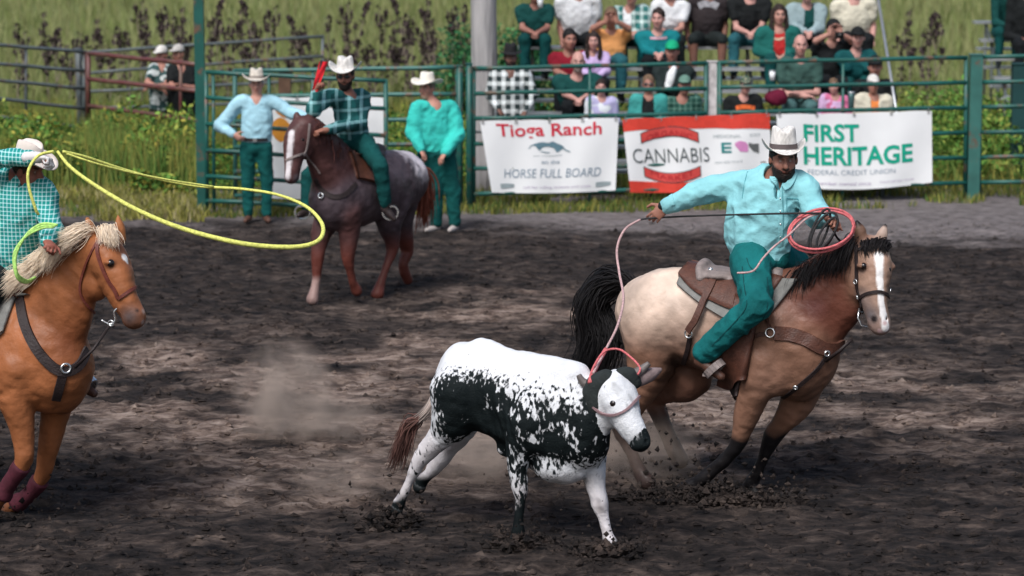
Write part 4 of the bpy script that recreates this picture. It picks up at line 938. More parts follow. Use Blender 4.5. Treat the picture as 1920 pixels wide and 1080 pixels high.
# ================================================================ saddles
def patch_px(name, body, top, bot, m, parent, off=.02, th=.02, nu=22, nv=9, frame=None, label=None):
    """a leather or cloth panel lying on the animal, and its twin on the far side"""
    Tp, Bt = catmull([A(*p) for p in top], 8), catmull([A(*p) for p in bot], 8)
    smp = lambda P, t: P[min(int(t * (len(P) - 1)), len(P) - 2)] * (1 - (t * (len(P) - 1) - min(int(t * (len(P) - 1)), len(P) - 2))) + P[min(int(t * (len(P) - 1)), len(P) - 2) + 1] * (t * (len(P) - 1) - min(int(t * (len(P) - 1)), len(P) - 2))
    V = np.zeros((nu, nv, 3)); N_ = np.zeros((nu, nv, 3)); last = None
    for i in range(nu):
        for j in range(nv):
            p = smp(Tp, i / (nu - 1)) * (1 - j / (nv - 1)) + smp(Bt, i / (nu - 1)) * (j / (nv - 1))
            a, b = body.hit(p[0], p[1])
            if a is None:
                a = W(p[0], p[1], last[0][1]) if last is not None else W(p[0], p[1], 18); a2, b = body.near(a); a = a2 if np.linalg.norm(a - a2) < .12 else a
            V[i, j] = a; N_[i, j] = b; last = (a, b)
    for _ in range(2):
        N_[1:-1] = (N_[:-2] + N_[1:-1] + N_[2:]) / 3; N_[:, 1:-1] = (N_[:, :-2] + N_[:, 1:-1] + N_[:, 2:]) / 3
        V[1:-1] = V[1:-1] * .5 + (V[:-2] + V[2:]) * .25
    N_ /= np.linalg.norm(N_, axis=2, keepdims=True)
    out = V + N_ * (off + th); inn = V + N_ * off * .3
    mb = MB(); vs = list(out.reshape(-1, 3)) + list(inn.reshape(-1, 3)); n = nu * nv; fs = []
    for i in range(nu - 1):
        for j in range(nv - 1):
            q = (i * nv + j, i * nv + j + 1, (i + 1) * nv + j + 1, (i + 1) * nv + j); fs.append(q); fs.append(tuple(x + n for x in q[::-1]))
    for i in range(nu - 1):
        for j in (0, nv - 1): fs.append((i * nv + j, (i + 1) * nv + j, (i + 1) * nv + j + n, i * nv + j + n))
    for j in range(nv - 1):
        for i in (0, nu - 1): fs.append((i * nv + j, i * nv + j + 1, i * nv + j + 1 + n, i * nv + j + n))
    mb.add(vs, fs)
    if frame is not None:
        vv = np.array(vs); lat = (vv - frame.O) @ frame.n; mb.add(list(vv - 2 * lat[:, None] * frame.n), [f[::-1] for f in fs])
    return mb.build(name, m, parent, label=label)
PAD = mat('grey_wool_pad', (.20, .20, .19), rough=.95, var=.25, vs=14, bump=.5, bs=60)
sa = thing('saddle', J(1390, 520), 'brown leather roping saddle with grey pad strapped on the buckskin horse', 'saddle')
patch_px('saddle_pad', BB, [(1280, 512), (1350, 515), (1420, 525), (1497, 526)], [(1270, 536), (1322, 576), (1398, 612), (1446, 590)], PAD, sa, .012, .025, frame=fb)
patch_px('skirt', BB, [(1290, 503), (1350, 508), (1410, 516), (1472, 524)], [(1272, 522), (1312, 556), (1372, 584), (1426, 584)], LEATHER, sa, .035, .018, frame=fb)
patch_px('fender', BB, [(1384, 560), (1405, 560), (1428, 562)], [(1352, 708), (1372, 716), (1402, 712)], LEATHER, sa, .05, .014, frame=fb, nu=10, nv=14)
patch_px('cinch', BB, [(1378, 600), (1396, 600), (1412, 600)], [(1358, 742), (1372, 745), (1384, 742)], LEATHERD, sa, .004, .018, nu=8, nv=14, frame=fb)
S = SDF()
S.limb([(J(1312, 522, -.19), .024), (J(1312, 503, -.13), .03), (J(1322, 493, 0), .034), (J(1330, 500, .13), .03), (J(1335, 515, .19), .024)], k=.03)
S.ell(J(1345, 512, -.02), (.13, .19, .045), k=.04); S.ell(J(1400, 520, 0), (.18, .16, .04), k=.04)
S.ell(J(1452, 514, 0), (.07, .15, .075), k=.05); S.cone(J(1460, 500, 0), J(1464, 483, 0), .022, .018, k=.02); S.ell(J(1465, 481, 0), (.04, .04, .014), k=.008)
skin('seat', S, .01, LEATHERG, sa)
strap_px('flank_strap', BB, [(1342, 524), (1334, 548), (1322, 578), (1308, 606), (1298, 620)], .05, LEATHER, sa, off=.055, th=.012)
strap_px('flank_billet', BB, [(1296, 628), (1291, 655), (1282, 680)], .035, LEATHERD, sa, off=.01)
p, n_ = BB.hit(1297, 624); ringmesh('ring', p + n_ * .04, .028, .007, n_, STEEL, sa)
for (a, b) in ((1332, 523), (1345, 528), (1392, 512)):
    p, n_ = BB.hit(a, b)
    if p is not None: ringmesh('concho', p + n_ * .075, .012, .006, n_, STEEL, sa)
for lt, an_, to_ in ((-.40, (1318, 664), (1352, 706)), (.42, (1440, 640), (1475, 680))):
    mb = MB(); a = J(*an_, lt); t = J(*to_, lt); c = a * .35 + t * .65; d = nz(t - a); sd_ = fb.n
    fr1 = [c + sd_ * .065 * math.sin(u) * 1.0 + nz(np.cross(sd_, d)) * (-.075 * math.cos(u)) for u in np.linspace(-2.6, 2.6, 15)]
    for q in range(14): mb.beam(fr1[q], fr1[q + 1], .05, .012, up=tuple(fr1[q] - c))
    mb.beam(fr1[0], fr1[-1], .055, .014, up=(0, 0, 1)); mb.build('stirrup', LEATHERG, sa, smooth=False)
# palomino's saddle
sb_ = thing('saddle', L(-40, 560), 'dark saddle with grey and red pads on the palomino horse', 'saddle')
patch_px('saddle_pad', PB, [(-180, 545), (-100, 550), (-20, 552), (36, 548)], [(-190, 610), (-110, 650), (-30, 650), (8, 622)], PAD, sb_, .012, .025, frame=fp)
patch_px('skirt', PB, [(-180, 540), (-100, 545), (-20, 546), (30, 540)], [(-185, 585), (-110, 620), (-40, 612), (-6, 585)], LR, sb_, .035, .018, frame=fp)
S = SDF(); S.ell(L(-60, 552, 0), (.25, .17, .05), k=.04); S.ell(L(2, 540, 0), (.07, .15, .075), k=.05); S.cone(L(8, 528, 0), L(12, 512, 0), .022, .018, k=.02); S.ell(L(13, 510, 0), (.04, .04, .014), k=.01)
skin('seat', S, .012, LEATHERD, sb_)
for lt, an_, to_ in ((-.42, (-110, 720), (-70, 745)), (.42, (140, 700), (176, 738))):
    mb = MB(); a = L(*an_, lt); t = L(*to_, lt); c = a * .35 + t * .65; d = nz(t - a); sd_ = fp.n
    fr1 = [c + sd_ * .065 * math.sin(u) + nz(np.cross(sd_, d)) * (-.075 * math.cos(u)) for u in np.linspace(-2.6, 2.6, 15)]
    for q in range(14): mb.beam(fr1[q], fr1[q + 1], .05, .012, up=tuple(fr1[q] - c))
    mb.beam(fr1[0], fr1[-1], .055, .014); mb.build('stirrup', STEEL, sb_, smooth=False)
# roan's saddle
sc_ = thing('saddle', M_(680, 290), 'small brown saddle on the roan horse under the flagman', 'saddle')
patch_px('skirt', RB, [(652, 285), (680, 288), (712, 292)], [(668, 335), (690, 340), (715, 345)], LEATHER, sc_, .02, .03, frame=None, nu=12, nv=8)
S = SDF(); S.ell(M_(684, 290, 0), (.2, .17, .06), k=.04); S.ell(M_(705, 280, 0), (.1, .15, .06), k=.04); S.ell(M_(655, 292, 0), (.08, .12, .09), k=.04); S.cone(M_(652, 280, 0), M_(650, 268, 0), .022, .018, k=.02)
skin('seat', S, .015, LEATHERD, sc_)
for lt, an_ in ((.43, (732, 398)), (-.43, (567, 398))):
    mb = MB(); c = M_(an_[0], an_[1], lt); fr1 = [c + A(.075 * math.sin(u), 0, -.07 * math.cos(u)) for u in np.linspace(-2.6, 2.6, 15)]
    for q in range(14): mb.beam(fr1[q], fr1[q + 1], .05, .014, up=tuple(fr1[q] - c))
    mb.beam(fr1[0], fr1[-1], .055, .014); mb.build('stirrup', STEEL, sc_, smooth=False)

# ================================================================ ropes
def rope(name, label, pts, r, m, per=8, group=None, closed=False):
    t = catmull(pts, per); mb = MB(); mb.tube(t, r, 8); v = np.array(mb.v)
    o = bpy.data.objects.new
    q = mb.build(name, m); q['label'] = label; q['category'] = 'rope'
    if group: q['group'] = group
    return q
def ropemat(n, c): return mat(n, c, rough=.7, var=.35, vs=60, bump=.6, bs=220)
PINK = ropemat('pink_rope', (.62, .15, .16)); PALE = ropemat('pale_rope', (.55, .36, .36)); DARK = ropemat('dark_rope', (.03, .03, .032)); YEL = ropemat('yellow_rope', (.72, .74, .18)); GRN = ropemat('lime_rope', (.50, .85, .22))
yh = J(1246, 380)[1] - .18; ys = HS(1120, 720)[1]
hl = lambda px, py, t: W(px, py, yh * (1 - t) + ys * t)
rp = thing('lariat', J(1500, 400) + A(0, -.3, 0), 'pink lariat running from the aqua-shirted rider down to the steer', 'rope')
def rpart(name, pts, r, m, per=8, parent=rp):
    mb = MB(); mb.tube(catmull(pts, per), r, 8); return mb.build(name, m, parent)
yl = J(1540, 400)[1] - .30
rpart('running_line', [W(1552, 400, yl), W(1495, 400, yl), W(1400, 402, (yl + yh) / 2), W(1300, 405, yh), W(1222, 409, yh), hl(1200, 412, 0)], .0065, DARK)
rpart('thrown_line', [hl(1200, 412, 0), hl(1172, 430, .05), hl(1157, 466, .1), hl(1161, 510, .2), hl(1169, 560, .4), hl(1158, 610, .6), hl(1136, 655, .8), hl(1112, 700, 1)], .0085, PALE)
rpart('line_end', [hl(1136, 655, .8), hl(1122, 680, .9), hl(1110, 706, 1.0), HS(1106, 718, -.06)], .015, PINK)
rpart('horn_loop', [HS(1104, 715, -.06), HS(1112, 690, .05), HS(1132, 660, .15), HS(1160, 655, .18), HS(1185, 672, .12), HS(1200, 690, .0), HS(1196, 702, -.05)], .007, PINK)
strap_px('face_loop', SB, [(1112, 762), (1128, 774), (1150, 778), (1172, 770), (1190, 752), (1199, 742)], .016, mat('face_rope', (.25, .16, .17), rough=.8), rp, th=.012, off=.002)
cc = W(1540, 432, yl)
for k, (sx, sy, tl, m_) in enumerate(((.215, .135, .0, PINK), (.205, .125, .35, PINK))):
    pts = [cc + A(sx * math.cos(u), -.02 * k + .05 * math.sin(u), sy * math.sin(u) + .03 * math.cos(u + tl) + .004 * k) for u in np.linspace(0, 2 * math.pi, 17)]
    rpart('coil', pts, .0085, m_, 4)
c2 = W(1555, 428, yl)
for k, (sx, sy, dx) in enumerate(((.05, .15, -.02), (.07, .13, .01), (.045, .10, .03))):
    pts = [c2 + A(dx + sx * math.cos(u) - .05 * (1 - math.sin(u)), -.03 - .015 * k, sy * math.sin(u) - .02) for u in np.linspace(0, 2 * math.pi, 13)]
    rpart('rein_coil', pts, .008, DARK, 4)
rpart('rope_tail', [W(1550, 398, yl), W(1515, 408, yl - .02), W(1480, 440, yl - .03), W(1452, 462, yl - .04), W(1430, 485, yl - .1), W(1412, 508, yl - .12), W(1382, 512, yl - .12)], .007, PALE)
rn = thing('reins', J(1555, 405) + A(0, -.3, 0), 'black leather reins from the buckskin horse to its rider', 'reins')
mb = MB(); mb.tube(catmull([W(1556, 405, yl), W(1566, 440, yl + .05), W(1590, 470, yl + .2), H(1610, 520, -.12), H(1614, 580, -.14)], 6), .008, 6); mb.build('rein', LEATHERD, rn)
y0 = L(106, 285)[1] - .30
YW = lambda px, py, d=0.: W(px, py, y0 + d)
ly = thing('lariat', YW(115, 285), 'yellow lariat with a wide open loop swung by the roper on the palomino', 'rope')
yo = [(118, 284, 0), (160, 294, .1), (220, 314, .25), (290, 334, .4), (370, 349, .5), (450, 354, .5), (520, 365, .4), (575, 388, .25), (604, 420, 0), (600, 448, -.2), (565, 462, -.3), (500, 462, -.35), (430, 452, -.38), (340, 428, -.35), (260, 395, -.3), (190, 355, -.2), (135, 316, -.1), (108, 284, 0)]
pts_ = catmull([YW(*p) for p in yo], 7); mb = MB(); n_ = len(pts_); mb.tube(pts_, [.0095 + .006 * max(0, math.sin(math.pi * (i / n_ - .35) / .65)) for i in range(n_)], 8); mb.build('loop', YEL, ly)
rpart('spoke', [YW(125, 288, 0), YW(175, 305, .05), YW(240, 322, .2), YW(320, 338, .35), YW(400, 350, .5)], .007, YEL, parent=ly)
rpart('wrist_turn', [YW(100, 284, .0), YW(72, 292, -.05), YW(54, 318, -.1), YW(54, 350, -.12), YW(66, 390, -.12), YW(72, 402, -.1)], .010, YEL, parent=ly)
y1 = L(106, 440, 0)[1] - .38
for k in range(3):
    ps_ = [W(108 - 4 * k, 422 + 2 * k, y1), W(78, 420 + 4 * k, y1), W(50 - 2 * k, 440 + 3 * k, y1), W(30 - 2 * k, 478, y1), W(32, 512 + 4 * k, y1), W(50, 526 + 2 * k, y1 + .1), W(66, 520, y1 + .2)]
    rpart('coil', ps_, .009, GRN, 5, parent=ly)
# ================================================================ ground
def gridmesh(xs, ys, zf, name, m, cols=None, kind='structure'):
    X, Y = np.meshgrid(xs, ys); Z = zf(X, Y); V = np.stack([X, Y, Z], 2).reshape(-1, 3); nx, ny = len(xs), len(ys)
    i = np.arange(nx * (ny - 1)).reshape(ny - 1, nx)[:, :-1].ravel(); Fc = np.stack([i, i + 1, i + nx + 1, i + nx], 1)
    C = cols(V) if cols else None
    o = mesh(name, V, Fc, m, None, True, C); o['kind'] = kind; return o
xs = np.concatenate([np.linspace(-60, -8.2, 30), np.arange(-8, 8, .04), np.linspace(8.2, 60, 30)]); ys = np.concatenate([np.linspace(2, 14.2, 30), np.arange(14.5, 32, .042), np.linspace(32.1, 35, 30)])
def zdirt(X, Y):
    a = vnoise(X * .8, Y, 0 * X, 1.1) * .018 + vnoise(X, Y, 0 * X + 3, 4.1) * .022 + vnoise(X * .9, Y * 1.1, 0 * X + 7, 9.5) * .020 + vnoise(X, Y, 0 * X + 9, 19) * .010
    a = a - .025 * np.clip(.45 - np.abs(vnoise(X + 4, Y, 0 * X, 2.6)) * 2, 0, 1)
    ci, cj = np.floor(X / .42).astype(int), np.floor(Y / .42).astype(int); r1 = _lat[ci % 32, cj % 32, 3]; r2 = _lat[ci % 32, cj % 32, 9]; r3 = _lat[ci % 32, cj % 32, 17]
    dx = X - (ci + .25 + .5 * r1) * .42; dy2 = Y - (cj + .25 + .5 * r2) * .42; d = np.sqrt(dx * dx + dy2 * dy2); on = r3 > .45
    a = a + on * (-.045 * np.exp(-(d / .055) ** 2) + .018 * np.exp(-((d - .095) / .03) ** 2))
    return (a - .012) * np.clip((33.5 - Y) / 2.5, 0.15, 1)
def dry(V):
    x, y = V[:, 0], V[:, 1]; o = np.zeros(len(V))
    for px, py, sx, sy, a in ((520, 705, 1.6, .9, .75), (760, 660, 1.0, .6, .6), (300, 690, 1.0, .7, .7), (640, 800, 1.4, .8, .65), (330, 770, .8, .6, .55), (950, 575, 1.0, .5, .75), (1050, 600, .6, .3, .6), (1350, 760, 1.2, .7, .6), (1650, 720, 1.2, .5, .55), (1750, 800, 1.0, .6, .4), (500, 900, .8, .5, .35), (690, 930, .9, .4, .45), (1620, 640, 1.2, .35, .3), (200, 740, .9, .5, .5), (1250, 850, 1.0, .4, .5)):
        g_ = G(px, py); o = np.maximum(o, 1.25 * a * np.exp(-(((x - g_[0]) / sx) ** 2 + ((y - g_[1]) / sy / 1.6) ** 2)))
    n1 = vnoise(x * .6, y, 0 * x, 2.2) + .6 * vnoise(x * .8, y, 0 * x + 5, 6)
    o = np.clip(o * (1 + 1.3 * n1) + .16 * n1, 0, 1)
    edge = np.interp(x, [-8, -3, 0, 4, 8], [31.4, 31.0, 30.6, 29.4, 29.2])
    e = np.clip((y - edge + .5 * n1) / 1.2, 0, 1); return np.stack([o, e, np.zeros(len(V))], 1)
m, t, b = newmat('arena_dirt'); N, Lk = t.nodes, t.links; b.inputs['Roughness'].default_value = .95; b.inputs['Specular IOR Level'].default_value = .15
tc = N.new('ShaderNodeTexCoord'); at = N.new('ShaderNodeAttribute'); at.attribute_name = 'col'; sx_ = N.new('ShaderNodeSeparateColor'); Lk.new(at.outputs[0], sx_.inputs[0])
mp = N.new('ShaderNodeMapping'); mp.inputs['Scale'].default_value = (.5, 1, 1); Lk.new(tc.outputs['Object'], mp.inputs[0])
def tn(sc, det=6, ro=.6):
    n = N.new('ShaderNodeTexNoise'); n.inputs['Scale'].default_value = sc; n.inputs['Detail'].default_value = det; n.inputs['Roughness'].default_value = ro; Lk.new(mp.outputs[0], n.inputs[0]); return n
def ramp(src, stops):
    r_ = N.new('ShaderNodeValToRGB'); e = r_.color_ramp.elements
    e[0].position, e[0].color = stops[0][0], (*stops[0][1], 1); e[1].position, e[1].color = stops[-1][0], (*stops[-1][1], 1)
    for p, c in stops[1:-1]: q = e.new(p); q.color = (*c, 1)
    Lk.new(src, r_.inputs[0]); return r_.outputs[0]
def mixc(f, a, b_):
    x = N.new('ShaderNodeMix'); x.data_type = 'RGBA'
    if isinstance(f, float): x.inputs[0].default_value = f
    else: Lk.new(f, x.inputs[0])
    Lk.new(a, x.inputs[6]); Lk.new(b_, x.inputs[7]); return x.outputs[2]
n1 = tn(9, 8, .7)
dark = ramp(n1.outputs[0], [(.33, (.004, .004, .0055)), (.47, (.021, .0175, .0165)), (.58, (.049, .038, .034)), (.72, (.13, .097, .080))])
lite = ramp(n1.outputs[0], [(.33, (.030, .024, .022)), (.45, (.12, .085, .070)), (.56, (.27, .205, .17)), (.72, (.44, .36, .31))])
edg = ramp(n1.outputs[0], [(.35, (.08, .072, .070)), (.5, (.17, .15, .148)), (.7, (.28, .25, .25))])
c1 = mixc(sx_.outputs[0], dark, lite); c2_ = mixc(sx_.outputs[1], c1, edg); Lk.new(c2_, b.inputs['Base Color'])
n2 = tn(30, 8, .75); bp = N.new('ShaderNodeBump'); bp.inputs['Strength'].default_value = .9; bp.inputs['Distance'].default_value = .035; Lk.new(n2.outputs[0], bp.inputs['Height']); Lk.new(bp.outputs[0], b.inputs['Normal'])
DIRT = m
gridmesh(xs, ys, zdirt, 'arena_dirt', DIRT, cols=dry)
def hillz(X, Y): return np.where(Y > 62, (Y - 62) * .035, 0) - .03 + .05 * vnoise(X, Y, 0 * X, .3) * np.clip((Y - 36) / 6, 0, 1) + 0 * X
m = mat('meadow_ground', (.155, .18, .062), rough=.95, var=.35, vs=.6, bump=.8, bs=5, stretch=(.5, 1, 1), dist=.1)
gridmesh(np.linspace(-140, 140, 120), np.concatenate([np.linspace(32.4, 60, 40), np.linspace(62, 420, 60)]), hillz, 'meadow', m)
# loose clods
def clods(n, name, pos, smin, smax, m_, kind='stuff', flat=.7):
    base = np.array([(1, 0, 0), (-1, 0, 0), (0, 1, 0), (0, -1, 0), (0, 0, 1), (0, 0, -1)], float); tri = np.array([(0, 2, 4), (2, 1, 4), (1, 3, 4), (3, 0, 4), (2, 0, 5), (1, 2, 5), (3, 1, 5), (0, 3, 5)])
    P = pos(n); s = smin + (smax - smin) * rng.random(n) ** 3; V = base[None] * (1 + .5 * rng.normal(size=(n, 6, 1)).clip(-1, 1)) * s[:, None, None]; V[:, :, 2] *= flat
    a = rng.random(n) * 6.3; ca, sa_ = np.cos(a), np.sin(a); x = V[:, :, 0] * ca[:, None] - V[:, :, 1] * sa_[:, None]; y = V[:, :, 0] * sa_[:, None] + V[:, :, 1] * ca[:, None]
    V = np.stack([x, y, V[:, :, 2]], 2) + P[:, None]; Fc = (tri[None] + 6 * np.arange(n)[:, None, None]).reshape(-1, 3)
    VV = V.reshape(-1, 3); C = dry(VV); o = mesh(name, VV, Fc, m_, None, False, C); o['kind'] = kind; return o
def pos_(n):
    y = 15 + 16.5 * rng.random(n) ** 1.25; x = (rng.random(n) * 2 - 1) * (y * .2 + .4); return np.stack([x, y, zdirt(x, y) + .004], 1)
clods(16000, 'dirt_clods', pos_, .006, .036, DIRT)
def pos2(n):
    q = []
    for _ in range(n):
        px, py, sx, sy, top = rnd.choice([(1270, 925, .30, .2, .14), (1410, 935, .28, .2, .14), (970, 1020, .15, .15, .12), (1150, 1035, .2, .15, .12), (740, 975, .15, .15, .1), (20, 960, .3, .2, .15), (1190, 880, .35, .3, .35), (1130, 900, .3, .3, .3)])
        g_ = G(px, py); q.append((g_[0] + rnd.gauss(0, sx), g_[1] + rnd.gauss(0, sy), abs(rnd.gauss(0, top))))
    return np.array(q)
clods(1300, 'flying_dirt', pos2, .003, .022, DIRT, flat=1)
def pos3(n):
    q = []
    for _ in range(n):
        px, py, sx, sy = rnd.choice([(1290, 935, .17, .10), (1330, 930, .12, .10), (1412, 940, .15, .10), (1240, 935, .2, .08), (1150, 1040, .1, .08), (972, 1022, .08, .08), (742, 980, .08, .08)]); g_ = G(px, py); q.append((g_[0] + rnd.gauss(0, sx), g_[1] + rnd.gauss(0, sy), abs(rnd.gauss(0, .035))))
    return np.array(q)
clods(1500, 'churned_dirt', pos3, .008, .035, DIRT, flat=.9)

# ---------------------------------------------------------------- grass and weeds (nobody could count them)
def blades(name, n, pos, hmin, hmax, wd, pal, lean=.5, m_=None):
    P = pos(n); n = len(P); h = hmin + (hmax - hmin) * rng.random(n); a = rng.random(n) * 6.3; d = np.stack([np.cos(a), np.sin(a)], 1); ln = lean * h * rng.random(n)
    w_ = wd * (.6 + .8 * rng.random(n)); b2 = rng.random(n) * 6.3; sd_ = np.stack([np.cos(b2), np.sin(b2) * .4, 0 * b2], 1) * w_[:, None]
    p0 = P; p1 = P + np.stack([d[:, 0] * ln * .35, d[:, 1] * ln * .35, h * .6], 1); p2 = P + np.stack([d[:, 0] * ln, d[:, 1] * ln, h], 1)
    V = np.stack([p0 - sd_, p0 + sd_, p1 + sd_ * .7, p1 - sd_ * .7, p2], 1); i = 5 * np.arange(n)[:, None]
    Fc = [tuple(x) for x in (i + [0, 1, 2, 3])] + [tuple(x) for x in (i + [3, 2, 4])]
    pal = np.array(pal); c = pal[rng.integers(0, len(pal), n)] * (.7 + .6 * rng.random((n, 1)))
    C = np.repeat(c, 5, 0); o = mesh(name, V.reshape(-1, 3), Fc, m_ or GRASS, None, True, C); o['kind'] = 'stuff'; return o
def leaves(name, n, pos, s0, s1, pal, m_=None, kind='stuff', parent=None):
    P = pos(n); n = len(P); s = s0 + (s1 - s0) * rng.random(n); u = rng.normal(size=(n, 3)); u /= np.linalg.norm(u, axis=1)[:, None]; v = rng.normal(size=(n, 3)); v = np.cross(u, v); v /= np.linalg.norm(v, axis=1)[:, None]
    u = u * s[:, None]; v = v * s[:, None] * .45; V = np.stack([P - u, P + v, P + u, P - v], 1); Fc = (4 * np.arange(n)[:, None] + [0, 1, 2, 3])
    pal = np.array(pal); c = pal[rng.integers(0, len(pal), n)] * (.6 + .8 * rng.random((n, 1))); o = mesh(name, V.reshape(-1, 3), Fc, m_ or GRASS, parent, False, np.repeat(c, 4, 0))
    if kind: o['kind'] = kind
    return o
GRASS = mat('grass_blades', rough=.8, var=.2, vs=2, bump=0, attr=True, spec=.2)
GG, GY, GS, GO = (.055, .115, .022), (.23, .22, .05), (.30, .26, .14), (.115, .125, .03)
def pv(n):
    x = (rng.random(n) * 2 - 1) * 8.5; fy = np.interp(x, [-8.5, -4, -3.7, 0, 8.5], [31.5, 32.2, 32.0, 32.35, 33.3]); y = fy + rng.random(n) ** 1.3 * 2.4
    k = vnoise(x, y, 0 * x, 1.6) > -.45; x, y = x[k], y[k]; return np.stack([x, y, 0 * x - .02], 1)
def pl_(n):
    y = 31.6 + 3.4 * rng.random(n); x = (-960 + 378 * rng.random(n)) / 5000 * y; k = vnoise(x, y, 0 * x, 1.1) > -.1; x, y = x[k], y[k]; return np.stack([x, y, 0 * x - .02], 1)
blades('straw_grass', 9000, pl_, .05, .22, .009, [GY, GS, GY, GO], .9)
def pt_(n):
    y = 34.3 + 3.6 * rng.random(n); x = (-1020 + 440 * rng.random(n)) / 5000 * y; k = vnoise(x, y, 0 * x, .9) > -.25; x, y = x[k], y[k]; return np.stack([x, y, 0 * x - .02], 1)
blades('tall_grass', 9000, pt_, .35, .85, .009, [GG, (.12, .2, .04), GY, (.2, .24, .06)], .35)
blades('verge_grass', 26000, pv, .05, .17, .008, [GO, GY, GG, GO], .8)
def pm(n):
    y = 35.2 + 11 * rng.random(n); x = (rng.random(n) * 2 - 1) * (y * .21 + .5); return np.stack([x, y, 0 * x - .03], 1)
blades('meadow_grass', 34000, pm, .12, .42, .012, [GG, GO, GO, GY, GY, (.16, .24, .06)], .6)
def pf_(n):
    y = 46 + 40 * rng.random(n); x = (rng.random(n) * 2 - 1) * (y * .21 + 1); return np.stack([x, y, hillz(x, y)], 1)
blades('far_meadow_grass', 30000, pf_, .25, .6, .02, [(.155, .185, .065), (.19, .205, .085), (.135, .17, .055), (.21, .215, .095)], .5)
def bush(px0, px1, y0_, y1_, hmax, hmin=.1):
    def f(n):
        t = rng.random(n); x = np.zeros(n); y = y0_ + (y1_ - y0_) * rng.random(n); x = (px0 + (px1 - px0) * t - 960) / 5000 * y
        hh = hmax * np.clip(.45 + .75 * vnoise(x, y, 0 * x, 1.1) + .3 * vnoise(x, y, 0 * x + 4, 4), .05, 1.3) ; z = hmin * 0 + hh * rng.random(n) ** .7
        return np.stack([x, y, z], 1)
    return f
PALL = [(.07, .17, .03), (.10, .22, .04), (.16, .28, .05), (.05, .13, .03), (.26, .30, .06), (.30, .27, .05)]
leaves('leafy_weeds', 20000, bush(-60, 372, 34.4, 37.2, .9), .02, .06, PALL)
leaves('tall_weeds', 9000, bush(240, 372, 33.6, 35.2, .42), .02, .055, PALL)
leaves('roadside_weeds', 12000, bush(385, 880, 34.5, 37.5, .85), .02, .05, [(.07, .17, .03), (.10, .22, .04), (.24, .28, .05), (.05, .13, .03)])
leaves('broad_weeds', 15000, bush(1600, 1960, 35.5, 40, 1.0), .025, .06, [(.07, .17, .03), (.10, .22, .04), (.15, .26, .05), (.24, .28, .06)])
leaves('low_weeds', 16000, bush(940, 1650, 36.6, 39.5, 1.0), .025, .06, [(.02, .07, .03), (.03, .10, .04), (.05, .13, .03), (.09, .18, .03), (.015, .05, .025)])
def shrub(px, py, Y, w_, h_, label, n=3500):
    g_ = G(px, py); g_ = A((px - 960) / 5000 * Y, Y, 0); o = thing('shrub', g_, label, 'shrub')
    def f(n):
        u = rng.normal(size=(n, 3)); u /= np.linalg.norm(u, axis=1)[:, None]; r_ = rng.random(n) ** .4; k = 1 + .35 * vnoise(u[:, 0] * 2, u[:, 1] * 2, u[:, 2] * 2, 1.5)
        return g_ + A(0, 0, h_ * .5) + u * (r_ * k)[:, None] * A(w_ / 2, w_ / 2, h_ / 2)
    leaves('foliage', n, f, .03, .06, [(.02, .11, .04), (.03, .15, .06), (.05, .18, .06), (.015, .07, .03)], kind=None, parent=o)
    mb = MB()
    for k in range(7): mb.tube([g_, g_ + A(rnd.gauss(0, w_ / 8), rnd.gauss(0, w_ / 8), h_ * .4), g_ + A(rnd.gauss(0, w_ / 4), rnd.gauss(0, w_ / 4), h_ * .85)], [.02, .014, .005], 5)
    mb.build('stems', mat('bark', (.10, .07, .05)), o)
shrub(985, 100, 40.5, 1.0, 1.9, 'dark green leafy shrub between the wooden pole and the bleachers')
shrub(862, 90, 43, .9, 1.7, 'leafy green shrub just beside the weathered wooden pole', 1500)
shrub(560, 160, 38, .9, .9, 'low green shrub behind the green gate panels')
# seed-headed dock plants standing in front of the meadow
DOCK = mat('dock_seed', rough=.9, var=.3, vs=10, bump=0, attr=True, spec=.1)
def dock_mesh(seed):
    q = np.random.default_rng(seed); mb = MB(); cl = MB()
    stems = [[A(0, 0, 0), A(q.normal(0, .02), 0, .5), A(q.normal(0, .05), 0, 1.0)]]
    for k in range(q.integers(1, 4)):
        z0 = .3 + .35 * q.random(); dx = q.choice([-1, 1]) * (.03 + .06 * q.random()); stems.append([A(0, 0, z0), A(dx * .8, q.normal(0, .04), z0 + .15), A(dx, q.normal(0, .06), min(.97, z0 + .25 + .25 * q.random()))])
    for s_ in stems:
        P = catmull(s_, 6); mb.tube(P, [.012 * (1 - .6 * i / len(P)) for i in range(len(P))], 4, col=(.24, .20, .16))
        z_ = [p[2] for p in P]
        for k in range(int(17 + 12 * q.random()) if s_ is stems[0] else 8):
            t = (.30 + .7 * q.random() ** .8) if s_ is stems[0] else (.35 + .65 * q.random()); i = min(int(t * (len(P) - 1)), len(P) - 2); p = P[i] + (P[i + 1] - P[i]) * q.random()
            c = A(*p) + A(q.normal(0, .022), q.normal(0, .022), 0); r_ = .010 + .016 * q.random()
            for _ in range(5):
                d1 = q.normal(size=3); d1 /= np.linalg.norm(d1); d2 = np.cross(d1, q.normal(size=3)); d2 /= np.linalg.norm(d2); cc_ = c + q.normal(0, .012, 3)
                col = tuple(np.array((.060, .045, .045)) * (.5 + q.random()))
                mb.add([cc_ - d1 * r_ * 1.3, cc_ + d2 * r_, cc_ + d1 * r_ * 1.3, cc_ - d2 * r_], [(0, 1, 2, 3)], col)
    for k in range(14):
        d1 = q.normal(size=3) * A(1, 1, .4); d1 /= np.linalg.norm(d1); c = A(q.normal(0, .05), q.normal(0, .05), .05 + .3 * q.random()); mb.add([c - d1 * .05, c + A(0, 0, .03), c + d1 * .05, c - A(0, 0, .02)], [(0, 1, 2, 3)], (.12, .14, .05))
    return mb
DV = [dock_mesh(s_) for s_ in range(5)]; dprot = {}
